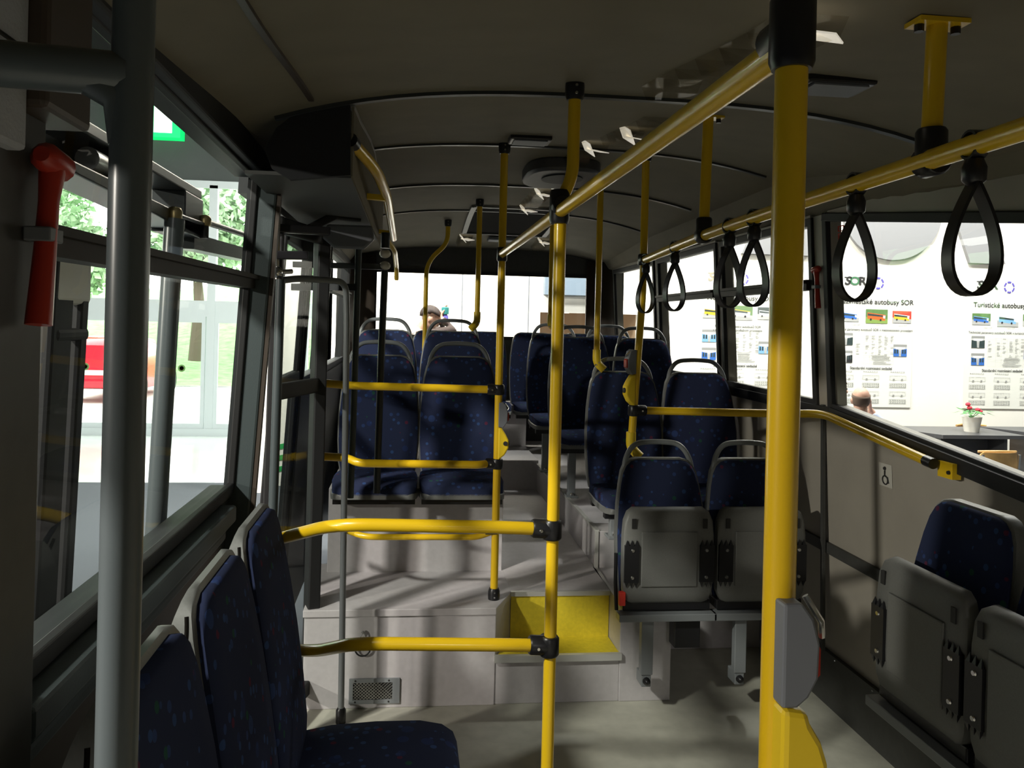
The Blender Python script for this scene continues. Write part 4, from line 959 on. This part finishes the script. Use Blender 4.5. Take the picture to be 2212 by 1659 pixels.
# giant grey letters above the posters
lt = mat('grey_letter_paint', (.26, .26, .27), .6); y0_ = HY - .05
t = thing('wall_sign', 'giant grey letters high on the white wall above the posters', 'sign', (5.9, HY, 2.5))
fnw = lambda u, v, k: (u, k, v)
b = MB(); n = 48; cx, cz, ro, ri = 5.97, 3.14, .66, .10
vs = []
for k in range(n):
    a = 2 * PI * k / n
    vs += [(cx + ro * math.cos(a), y0_, cz + ro * .95 * math.sin(a)), (cx + ri * math.cos(a), y0_, cz + ri * math.sin(a)), (cx + ro * math.cos(a), HY, cz + ro * .95 * math.sin(a))]
b._add(vs, [(3 * k, 3 * ((k + 1) % n), 3 * ((k + 1) % n) + 1, 3 * k + 1) for k in range(n)] + [(3 * k, 3 * k + 2, 3 * ((k + 1) % n) + 2, 3 * ((k + 1) % n)) for k in range(n)])
b.build('letter', lt, t, smooth=0)
b = MB(); b.prism([(7.02, 2.51), (7.50, 2.51), (7.22, 3.10), (7.55, 3.35), (7.55, 3.75), (7.3, 3.95), (6.5, 3.95), (6.5, 3.6), (7.1, 3.6), (7.1, 3.35), (6.75, 3.2)], fnw, y0_, HY); b.build('letter', lt, t, smooth=0)
b = MB(); b.prism([(4.02, 2.53), (4.9, 2.53), (5.15, 2.8), (5.15, 3.2), (4.9, 3.4), (4.5, 3.4), (4.5, 3.6), (5.1, 3.6), (5.1, 3.95), (4.4, 3.95), (4.1, 3.7), (4.1, 3.3), (4.35, 3.08), (4.75, 3.08), (4.75, 2.88), (4.15, 2.88)], fnw, y0_, HY); b.build('letter', lt, t, smooth=0)
# small pictograms on the wide window pane
t = thing('sticker', 'faint pictogram stickers at the far edge of the wide right window', 'sticker', (xr(1.95), 3.06, 1.95))
b = MB()
def rectline(y0, y1, z0, z1):
    c = [(y0, z0), (y1, z0), (y1, z1), (y0, z1)]
    for i in range(4): b.bar(wallR(c[i][0], c[i][1], -.018), wallR(c[(i + 1) % 4][0], c[(i + 1) % 4][1], -.018), .003, .003, up=(1, 0, 0))
rectline(3.01, 3.05, 1.95, 2.0); rectline(3.01, 3.05, 2.01, 2.03); b.bar(wallR(3.015, 1.955, -.018), wallR(3.045, 1.99, -.018), .003, .003, up=(1, 0, 0))
b.build('outline', ink['red'], t, smooth=0)

# desk, second desk, pot plant, chairs
dk = mat('dark_grey_laminate', (.07, .07, .075), .35)
def desk(label, x0, x1, y0, y1):
    t = thing('reception_desk', label, 'desk', ((x0 + x1) / 2, (y0 + y1) / 2, GZ), group='dark reception desks')
    MB().hexa([(x0 + .35, y0, .465), (x1, y0, .465), (x1, y1, .465), (x0, y1, .465), (x0 + .35, y0, .505), (x1, y0, .505), (x1, y1, .505), (x0, y1, .505)]).build('desktop', dk, t, smooth=0)
    MB().box((x0 + .40, y0 + .35, GZ), (x1 - .15, y0 + .40, .465)).build('modesty_panel', dk, t, smooth=0)
    for x in (x0 + .40, x1 - .18): MB().box((x, y0 + .1, GZ), (x + .04, y1 - .05, .465)).build('side_panel', dk, t, smooth=0)
desk('dark reception desk with the potted flower on it', 5.45, 6.78, 8.0, 8.75)
desk('second dark reception desk cut off by the right edge of the photo', 6.80, 8.3, 8.05, 8.8)
def chair(label, x, y, rz):
    t = thing('wooden_chair', label, 'chair', (x, y, GZ), rz, 'light wood chairs by the desks'); wd = mat('light_beech_wood', (.55, .33, .12), .45, noise_amt=.15, noise_scale=9)
    b = MB(); b.pad([(0, .20, 0, .02), (.06, .215, .01, .02), (.2, .215, .012, .02), (.30, .19, .0, .02), (.32, .17, -.004, .02)], lambda x, s, n: (x, .20 - .06 * (1 - (x / .22) ** 2) * 0 - n * 1 + .06 * (x / .21) ** 2 * -1, .50 + s)); b.build('backrest', wd, t, False, 50)
    MB().tube([(-.2, .14, .82), (-.1, .18, .828), (0, .19, .83), (.1, .18, .828), (.2, .14, .82)], .012, 10).build('top_rail', wd, t, False)
    b = MB(); b.pad([(-.2, .19, 0, .02), (-.1, .21, 0, .02), (.1, .21, 0, .02), (.2, .2, 0, .02)], lambda x, s, n: (x, s, .45 + n)); b.build('seat', wd, t, False, 50)
    for sx in (-1, 1):
        for sy in (-1, 1):
            MB().tube([(sx * .19, sy * .18, 0), (sx * .17, sy * .17, .44)] if sy < 0 else [(sx * .19, .20, 0), (sx * .18, .18, .44), (sx * .19, .20, .80)], .012, 8).build('leg', M['chrome'], t, False)
    return t
chair('light wooden chair in front of the desk under the potted flower', 5.72, 7.25, PI)
chair('light wooden chair behind the gap between the two dark desks', 7.0, 9.0, 0)
t = thing('potted_flower', 'white pot with red flowers standing on the dark desk', 'plant', (6.36, 8.3, .505))
MB().lathe([(.075, 0), (.10, .16), (.105, .17), (.09, .165)], (6.36, 8.3, .505), (0, 0, 1), 20).build('pot', M['white'], t)
b = MB(); rnd = random.Random(3)
for k in range(26):
    a = rnd.random() * 2 * PI; r_ = .05 + .13 * rnd.random(); c = V((6.36 + r_ * math.cos(a), 8.3 + r_ * math.sin(a), .68 + .08 * rnd.random())); d_ = V((math.cos(a), math.sin(a), .3 - rnd.random() * .7)).normalized() * .055; s_ = d_.cross(V((0, 0, 1))).normalized() * .03
    b._add([c - d_, c - d_ * .2 + s_, c + d_, c - d_ * .2 - s_], [(0, 1, 2, 3)])
b.build('leaves', mat('flower_leaves', (.06, .20, .06), .6), t, smooth=0)
b = MB()
for dx, dz in ((-.05, .30), (.07, .24), (.10, .22), (-.03, .26)):
    b.tube([(6.36, 8.3, .66), (6.36 + dx, 8.3, .505 + dz)], .004, 6)
b.build('stems', mat('flower_stems', (.10, .25, .08), .6), t)
b = MB()
for dx, dz in ((-.05, .31), (.07, .25), (.10, .23), (-.03, .27)): b.ball((6.36 + dx, 8.3, .505 + dz), .028, 8, sc_=(1, 1, .8))
b.build('blossoms', mat('red_blossom', (.60, .03, .06), .6), t)

# left: display panels, facade, car, greenery
t = thing('exhibit_board', 'white display panel with three green stripes beyond the middle doorway', 'panel', (-1.45, 9.4, GZ))
b = MB(); b.box((-1.72, 9.38, GZ), (-1.22, 9.42, 2.3)); b.build('board', M['white'], t, smooth=0)
b = MB(); gs = mat('green_stripe_paint', (.02, .30, .07), .5)
for k in range(3): b.prism([(-1.72, .02 - k * .13), (-1.22, .13 - k * .13), (-1.22, .19 - k * .13), (-1.72, .08 - k * .13)], lambda u, v, w_: (u, w_, v), 9.374, 9.38)
b.build('stripes', gs, t, smooth=0)
MB().box((-1.72, 9.372, .78), (-1.22, 9.38, .86)).build('dark_band', M['wall_dark'], t, smooth=0)
t = thing('exhibit_board', 'narrow white panel with the digits 2 and 5 beyond the middle doorway', 'panel', (-1.63, 9.0, GZ))
b = MB(); b.box((-1.85, 9.0, GZ), (-1.50, 9.03, 2.35)); b.build('board', M['hall_wall'], t, smooth=0)
for ch, z in (('2', 1.63), ('5', 1.53)): text('digit', ch, .10, (-1.555, 8.995, z), ink['black'], t)
FY = 13.3
b = MB()
b.box((-14, FY, 3.80), (-.9, FY + .3, 8)); struct(b.build('wall_facade', M['facade'], smooth=0))
b = MB(); b.box((-13, FY - .03, 3.70), (-.9, FY, 3.82)); b.box((-13, FY - .02, 1.60), (-.9, FY + .1, 1.86)); b.box((-13, FY - .05, GZ), (-.9, FY + .06, GZ + .12))
x = -12.3
while x < -1: b.box((x, FY - .03, GZ), (x + .13, FY + .08, 3.75)); x += 1.5
struct(b.build('window_9', M['alu'], smooth=0), 'aluminium glazed front of the hall')
for k in range(7):
    x = -11.43 + k * 1.5; t = thing('glass_door', 'aluminium framed glass door in the hall front, number %d from the far left' % (k + 1) if False else 'aluminium framed glass door in the hall front', 'door', (x, FY, GZ), group='glass doors of the hall front')
    b = MB(); b.box((x - .74, FY - .02, GZ), (x + .625 - .01, FY + .03, GZ + .2)); b.box((x - .74, FY - .02, 1.5), (x + .615, FY + .03, 1.6))
    for xa in (x - .74, x - .10, x - .03, x + .555): b.box((xa, FY - .02, GZ + .2), (xa + .06, FY + .03, 1.5))
    b.build('door_frame', M['alu'], t, smooth=0)
    MB()._add([(x - .72, FY + .005, GZ + .1), (x + .6, FY + .005, GZ + .1), (x + .6, FY + .005, 1.55), (x - .72, FY + .005, 1.55)], [(0, 1, 2, 3)]).build('glass_pane', M['glass'], t, smooth=0)
    MB().lathe([(.06, 0), (.06, .004), (.035, .004), (.035, 0)], (x + .25, FY - .005, .75), (0, -1, 0), 16).build('round_sticker', ink['tree'], t)
    MB().tube(fillet([(x - .12, FY - .02, .55), (x - .12, FY - .07, .55), (x - .12, FY - .07, .8), (x - .12, FY - .02, .8)], .03), .012, 8).build('door_handle', M['steel'], t)
t = thing('exit_sign', 'lit green exit sign on the grey wall above the glass front', 'sign', (-4.2, FY - .2, 4.7))
b = MB(); b.box((-4.80, FY - .25, 4.45), (-3.72, FY, 5.02)); b.build('casing', emit('green_exit_light', (.0, .75, .16), 1.1), t, smooth=0)
wl_ = emit('white_exit_light', (.85, 1, .9), 2.2)
MB().box((-4.13, FY - .256, 4.52), (-3.85, FY - .25, 4.95)).build('door_symbol', wl_, t, smooth=0)
b = MB(); yy = FY - .253
b.ball((-4.42, yy, 4.90), .04, 10, sc_=(1, .1, 1)); b.bar((-4.42, yy, 4.85), (-4.46, yy, 4.70), .006, .06, up=(1, 0, 0)); b.bar((-4.46, yy, 4.70), (-4.36, yy, 4.62), .006, .035, up=(0, 0, 1)); b.bar((-4.36, yy, 4.62), (-4.38, yy, 4.52), .006, .035, up=(1, 0, 0)); b.bar((-4.46, yy, 4.70), (-4.56, yy, 4.56), .006, .035, up=(0, 0, 1)); b.bar((-4.42, yy, 4.83), (-4.32, yy, 4.76), .006, .025); b.bar((-4.44, yy, 4.83), (-4.53, yy, 4.77), .006, .025)
b.build('running_figure', wl_, t, smooth=0)
b = MB(); b.box((-40, FY + .35, GZ - .12), (20, 23, GZ - .02)); struct(b.build('ground_outside', M['pavement'], smooth=0))
b = MB(); vs = []; nx, nyy = 40, 14
for j in range(nyy + 1):
    for i in range(nx + 1):
        X_ = -45 + 65 * i / nx; Y_ = 22.8 + 22 * j / nyy; vs.append((X_, Y_, GZ + 3.6 * (j / nyy) ** 1.1 + .25 * math.sin(X_ * .7 + j) * (j > 0)))
b._add(vs, [(j * (nx + 1) + i, j * (nx + 1) + i + 1, (j + 1) * (nx + 1) + i + 1, (j + 1) * (nx + 1) + i) for j in range(nyy) for i in range(nx)])
struct(b.build('hill', M['grass'], smooth=60))
def tree(label, x, y, h, r_, seed):
    t = thing('leafy_tree', label, 'tree', (x, y, 1.0), group='trees beyond the glass front'); rn = random.Random(seed)
    MB().tube([(x, y, .2), (x + .1, y, 2), (x - .1, y, h)], .15, 10, rs=[.2, .16, .08]).build('trunk', M['bark'], t)
    b = MB()
    for k in range(2600):
        a = rn.random() * 2 * PI; e_ = math.acos(2 * rn.random() - 1); q = r_ * (.55 + .5 * rn.random())
        c = V((x + q * math.sin(e_) * math.cos(a), y + q * math.sin(e_) * math.sin(a) * .7, h + q * math.cos(e_) * .8))
        u = V((rn.uniform(-1, 1), rn.uniform(-1, 1), rn.uniform(-1, 1))).normalized() * .16; v_ = u.cross(V((rn.uniform(-1, 1), rn.uniform(-1, 1), rn.uniform(-1, 1)))).normalized() * .10
        b._add([c - u, c + v_, c + u, c - v_], [(0, 1, 2, 3)])
    b.build('foliage', M['leaf'], t, smooth=0)
for i, (x, y, h, r_) in enumerate(((-11.2, 25.6, 3.4, 2.0), (-6.7, 25.6, 4.4, 2.0), (-2.3, 25.6, 4.2, 2.0), (-9.0, 30, 6.6, 2.2), (-4.4, 30, 6.8, 2.2), (-13.8, 30, 6, 2.2))):
    tree(('bushy tree at the left beyond the red car', 'tall tree above the glass doors in the middle', 'light green tree on the right of the glass front', 'higher tree on the slope behind the red car', 'higher tree on the slope behind the glass doors', 'tree farthest left on the slope')[i], x, y, h, r_, 11 + i)
# red car
t = thing('red_car', 'red car parked outside the glass doors, seen from behind', 'car', (-6.9, 18.2, GZ - .02))
paint = mat('red_car_paint', (.62, .012, .035), .25, coat=.5)
cz0 = GZ - .02
b = MB()
sec = [(18.2, .74, .35, 1.28), (18.35, .78, .30, 1.40), (19.4, .80, .25, 1.46), (20.4, .80, .25, 1.38), (21.1, .79, .25, .98), (21.7, .75, .28, .88), (21.8, .68, .35, .70)]
prof = lambda hw, z0, z1: [(-hw * .92, z0), (-hw, z0 + .25), (-hw, z0 + .58), (-hw * .84, z1 - .12), (-hw * .70, z1), (hw * .70, z1), (hw * .84, z1 - .12), (hw, z0 + .58), (hw, z0 + .25), (hw * .92, z0)]
rings = [[(-6.9 + u, y, cz0 + v) for u, v in prof(hw, z0, z1)] for y, hw, z0, z1 in sec]; nr = len(rings[0])
b._add([p for r_ in rings for p in r_], [(i * nr + k, i * nr + (k + 1) % nr, (i + 1) * nr + (k + 1) % nr, (i + 1) * nr + k) for i in range(len(sec) - 1) for k in range(nr)] + [tuple(range(nr)), tuple((len(sec) - 1) * nr + k for k in range(nr))])
b.build('body', paint, t, smooth=40)
MB().prism([(-.55, .86), (.55, .86), (.52, 1.20), (.40, 1.28), (-.40, 1.28), (-.52, 1.20)], lambda u, v, k: (-6.9 + u, 18.2 + (v - .35) * .04 + k, cz0 + v), -.02, .02).build('rear_window', ink['dark'], t, smooth=0)
MB().box((-7.64, 18.12, cz0 + .34), (-6.16, 18.22, cz0 + .52)).build('bumper', paint, t, smooth=0, bevel=.03)
MB().box((-7.15, 18.17, cz0 + .62), (-6.65, 18.2, cz0 + .73)).build('number_plate', M['white'], t, smooth=0)
for sx in (-1, 1):
    MB().box((-6.9 + sx * .70 - .07, 18.16, cz0 + .62), (-6.9 + sx * .70 + .07, 18.22, cz0 + .95)).build('tail_light', M['red_bright'], t, smooth=0, bevel=.02)
    for y in (18.9, 21.2): MB().lathe([(.20, -.09), (.30, -.09), (.32, 0), (.30, .09), (.20, .09)], (-6.9 + sx * .74, y, cz0 + .32), (1, 0, 0), 24).build('wheel', M['rubber'], t)

# ------------------------------------------------------------------ people outside
skin = mat('skin', (.50, .29, .21), .5)
def limb(b, pts, rs): b.tube(pts, .05, 14, rs=rs)
def hand(b, p, d, n, s=1.0):
    p, d, n = V(p), V(d).normalized(), V(n).normalized(); a = d.cross(n).normalized()
    b.cbox(p + d * .045 * s, (.075 * s, .028 * s, .09 * s), mx=Matrix((a, n, d)).transposed())
    for k, (o, l) in enumerate(((-.028, .068), (-.009, .078), (.010, .074), (.028, .058))):
        q = p + d * .085 * s + a * o * s; b.tube([q, q + (d * .6 + n * .25) * l * s, q + (d * .8 + n * .62) * l * s], .008, 8, rs=[.0095, .0085, .007])
    q = p + d * .03 * s + a * -.035 * s; b.tube([q, q + (a * -.5 + d * .6 + n * .3) * .05 * s, q + (a * -.45 + d * 1.2 + n * .6) * .05 * s], .009, 8, rs=[.012, .010, .008])
def remesh(o, vox=.011, sm=4):
    m = o.modifiers.new('skin_surface', 'REMESH'); m.mode = 'VOXEL'; m.voxel_size = vox; m.use_smooth_shade = True
    s_ = o.modifiers.new('smooth', 'SMOOTH'); s_.iterations = sm; s_.factor = .5
def person(label, loc, rz, J, hair_mat, hair_kind, top_mat, leg_mat, tops=None):
    """J: joints in the person's own frame, facing -Y."""
    t = thing('person', label, 'person', loc, rz)
    hd, hr = V(J['head']), J.get('tilt', Matrix.Identity(3))
    H = lambda x, y, z: hd + hr @ V((x, y, z))
    b = MB()
    def ell(c, r, rot=None):
        c = V(c); q = MB(); q.ball((0, 0, 0), 1.0, 18); b._add([c + ((rot or Matrix.Identity(3)) @ V((p.x * r[0], p.y * r[1], p.z * r[2]))) for p in q.v], q.f)
    ell(H(0, .012, .03), (.076, .095, .092), hr); ell(H(0, -.02, -.035), (.060, .072, .080), hr); ell(H(0, -.045, -.09), (.036, .036, .028), hr)
    ell(H(0, -.098, -.02), (.014, .022, .022), hr); ell(H(0, -.087, .0), (.011, .018, .03), hr); ell(H(0, -.085, -.065), (.026, .012, .010), hr)
    for sx in (-1, 1): ell(H(sx * .078, .012, -.01), (.012, .022, .034), hr); ell(H(sx * .03, -.078, .028), (.022, .014, .008), hr)
    limb(b, [H(0, .02, -.06), V(J['neck'])], [.055, .06])
    limb(b, [V(J['neck']), V(J['chest']), V(J['waist']), V(J['hip'])], [.08, .145, .135, .15])
    for s in 'LR':
        limb(b, [V(J['sh' + s]), V(J['el' + s]), V(J['wr' + s])], [.058, .043, .030]); ell(J['sh' + s], (.065, .065, .065))
        limb(b, [V(J['chest']), V(J['sh' + s])], [.11, .06])
        limb(b, [V(J['hp' + s]), V(J['kn' + s]), V(J['an' + s])], [.085, .058, .042]); limb(b, [V(J['an' + s]), V(J['an' + s]) + V((0, -.13, -.03))], [.045, .035])
        w_, e_ = V(J['wr' + s]), V(J['el' + s]); hand(b, w_, J.get('hd' + s, w_ - e_), J.get('hn' + s, (0, -1, 0.3)))
    body = b.build('body', skin, t, False, 60); remesh(body)
    for sx in (-1, 1): MB().ball(H(sx * .030, -.083, .012), .010, 10).build('eye', ink['dark'], t, False)
    # clothing
    c = MB(); g = 1.16
    limb(c, [V(J['neck']) + V((0, 0, -.03)), V(J['chest']), V(J['waist']), V(J['hip'])], [.085, .165, .155, .165])
    for s in 'LR':
        limb(c, [V(J['chest']), V(J['sh' + s])], [.13, .075]); limb(c, [V(J['sh' + s]), V(J['el' + s]), V(J['el' + s]).lerp(V(J['wr' + s]), .85)], [.075, .058, .043])
    remesh(c.build('shirt', top_mat, t, False, 60), .014)
    c = MB()
    for s in 'LR': limb(c, [V(J['hip']), V(J['hp' + s]), V(J['kn' + s]), V(J['an' + s]) + V((0, 0, .02))], [.15, .105, .075, .06])
    remesh(c.build('trousers', leg_mat, t, False, 60), .014)
    for s in 'LR': a_ = V(J['an' + s]); c = MB(); limb(c, [a_ + V((0, .05, -.04)), a_ + V((0, -.06, -.045)), a_ + V((0, -.16, -.05))], [.045, .05, .04]); c.build('shoe', ink['dark'], t, False, 60)
    # hair
    h = MB(); q = MB(); q.ball((0, 0, 0), 1.0, 24); vs = []; 
    cap = hair_kind
    if cap == 'bald':    # fringe round the back and sides
        pts = []
        for i in range(6):
            for k in range(17):
                a = -PI * .10 + PI * 1.20 * k / 16; e_ = -.95 + (1.25 - .25 * math.sin(PI * k / 16)) * i / 5
                pts.append(H(.079 * math.cos(a) * math.cos(e_ * .75), .013 + .099 * math.sin(a) * math.cos(e_ * .75), .03 + .098 * math.sin(e_)))
        h._add(pts, [(i * 17 + k, i * 17 + k + 1, (i + 1) * 17 + k + 1, (i + 1) * 17 + k) for i in range(5) for k in range(16)])
        o = h.build('hair', hair_mat, t, False, 70); s_ = o.modifiers.new('t', 'SOLIDIFY'); s_.thickness = .006
    else:
        vs = []; keep = []
        for p in q.v:
            vs.append(H(p.x * .084, .016 + p.y * .104, .036 + p.z * .096))
        fs = [f for f in q.f if all((q.v[i].z > .30 - .85 * max(0, q.v[i].y) - .2 * (q.v[i].y > 0) or (q.v[i].z > .25 and q.v[i].y > -.9)) for i in f)]
        h._add(vs, fs); o = h.build('hair', hair_mat, t, False, 70); s_ = o.modifiers.new('t', 'SOLIDIFY'); s_.thickness = .012; s_.offset = 1
    return t
def seated(head=(0, -.02, 1.20)):
    return dict(head=head, neck=(0, .02, 1.03), chest=(0, .06, .88), waist=(0, .08, .68), hip=(0, .08, .52), shL=(.19, .05, .96), shR=(-.19, .05, .96), elL=(.24, -.02, .70), elR=(-.24, -.02, .70), wrL=(.14, -.24, .66), wrR=(-.14, -.24, .66),
                hpL=(.09, .04, .50), hpR=(-.09, .04, .50), knL=(.12, -.40, .50), knR=(-.12, -.40, .50), anL=(.12, -.38, .08), anR=(-.12, -.38, .08))
shirt_b = mat('pale_blue_shirt', (.55, .62, .80), .8); dark_t = mat('dark_trousers', (.03, .03, .035), .8); jack = mat('dark_jacket', (.025, .022, .024), .8)
J = seated(); J['elR'] = (-.30, -.16, .86); J['wrR'] = (-.115, -.20, 1.10); J['hdR'] = (.1, .25, .5); J['hnR'] = (.9, .2, 0)
person('bald man in a pale blue shirt seated with his back to the bus', (4.12, 6.8, GZ + .13), PI - .35, J, mat('short_brown_hair', (.10, .065, .045), .8), 'bald', shirt_b, dark_t)
J = seated()
person('brown-haired man in a dark jacket seated facing right behind the window pillar', (4.56, 8.0, GZ + .13), PI * .5, J, mat('brown_hair', (.14, .075, .035), .7), 'full', jack, dark_t)
for lab, x, y, rz in (('low stool under the bald man in the pale blue shirt', 4.12, 6.82, 0), ('low stool under the brown haired man in a dark jacket', 4.56, 8.0, 0)):
    t = thing('stool', lab, 'stool', (x, y, GZ), rz, 'stools under the seated men')
    MB().lathe([(.18, .44), (.19, .45), (.19, .48), (.17, .49)], (x, y, GZ), (0, 0, 1), 20).build('seat', dk, t); b = MB(); b.tube([(x, y, GZ + .02), (x, y, GZ + .45)], .03, 10); b.lathe([(.2, 0), (.19, .02)], (x, y, GZ), (0, 0, 1), 20); b.build('stem', M['chrome'], t)
# person bending over, seen through the rear window
brown_j = mat('striped_brown_jacket', (.030, .016, .013), .8)
J = dict(head=(-.02, -.16, 1.98), neck=(0, -.05, 1.86), chest=(0, .02, 1.68), waist=(0, .05, 1.42), hip=(0, .05, 1.22), shL=(.19, .0, 1.78), shR=(-.19, .0, 1.78), elL=(.20, -.36, 1.86), elR=(-.20, -.38, 1.87), wrL=(.05, -.27, 1.98), wrR=(-.05, -.27, 1.99),
         hpL=(.09, .05, 1.18), hpR=(-.09, .05, 1.18), knL=(.10, .0, .80), knR=(-.10, .02, .80), anL=(.10, .05, .38), anR=(-.10, .05, .38), tilt=Matrix.Rotation(.45, 3, 'X'), hdL=(-.3, -.2, .9), hdR=(.3, -.2, .9))
person('person in a brown jacket with bowed head behind the rear window', (.05, 8.2, GZ), PI * .55, J, mat('dark_brown_hair', (.022, .011, .009), .7), 'full', brown_j, dark_t)
b = MB(); b.box((-.45, 7.9, GZ), (.65, 8.6, GZ + .28)); tag(b.build('display_plinth', M['white'], smooth=0, bevel=.01), 'low white plinth under the person behind the rear window', 'plinth')
t = thing('teal_bottle', 'small bottle with teal cap held up by the bowed person', 'bottle', (.36, 8.20, 1.65)); 
MB().lathe([(.03, 0), (.034, .02), (.034, .08), (.02, .10)], (.365, 8.20, 1.585), (0, 0, 1), 14).build('bottle_body', ink['indigo'], t)
MB().lathe([(.038, .10), (.04, .11), (.04, .17), (.034, .175)], (.365, 8.20, 1.585), (0, 0, 1), 14).build('cap', mat('teal_plastic', (.04, .25, .24), .4), t)

# printed lettering becomes plain geometry; carons are drawn as small wedges over their letters
bpy.context.view_layer.update()
dg = bpy.context.evaluated_depsgraph_get()
def advance(c, body):
    c2 = c.copy(); c2.body = body; c2.align_x = 'LEFT'; o2 = bpy.data.objects.new('measure', c2); C.objects.link(o2)
    bpy.context.view_layer.update(); x = o2.dimensions.x / (o2.scale.x or 1); bpy.data.objects.remove(o2); return x
marks = {}
for o, body in CARON:
    c = o.data; full = advance(c, body.replace('ě', 'e')); we = advance(c, 'e'); L_ = []
    for i, ch in enumerate(body):
        if ch == 'ě': L_.append(advance(c, body[:i].replace('ě', 'e') + 'e') - we * .52 - full / 2)
    marks[o.name] = (L_, we, c.size)
dg = bpy.context.evaluated_depsgraph_get()
for o in [o for o in C.objects if o.type == 'FONT']:
    me = bpy.data.meshes.new_from_object(o.evaluated_get(dg)); n_ = o.name; par, ml = o.parent, o.matrix_basis.copy()
    if n_ in marks:
        xs, we, size = marks[n_]; bm = bmesh.new(); bm.from_mesh(me)
        for x in xs:
            tops = [v.co.y for v in bm.verts if abs(v.co.x - x) < we * .45]; y = (max(tops) if tops else size * .2) + size * .05
            for sg in (-1, 1):
                q = [bm.verts.new(p_) for p_ in ((x, y, 0), (x + sg * size * .15, y + size * .15, 0), (x + sg * size * .09, y + size * .15, 0), (x, y + size * .06, 0))]
                f_ = bm.faces.new(q if sg > 0 else q[::-1])
        bm.to_mesh(me); bm.free()
    bpy.data.objects.remove(o); n = bpy.data.objects.new(n_, me); n.name = n_; C.objects.link(n); n.parent = par; n.matrix_basis = ml
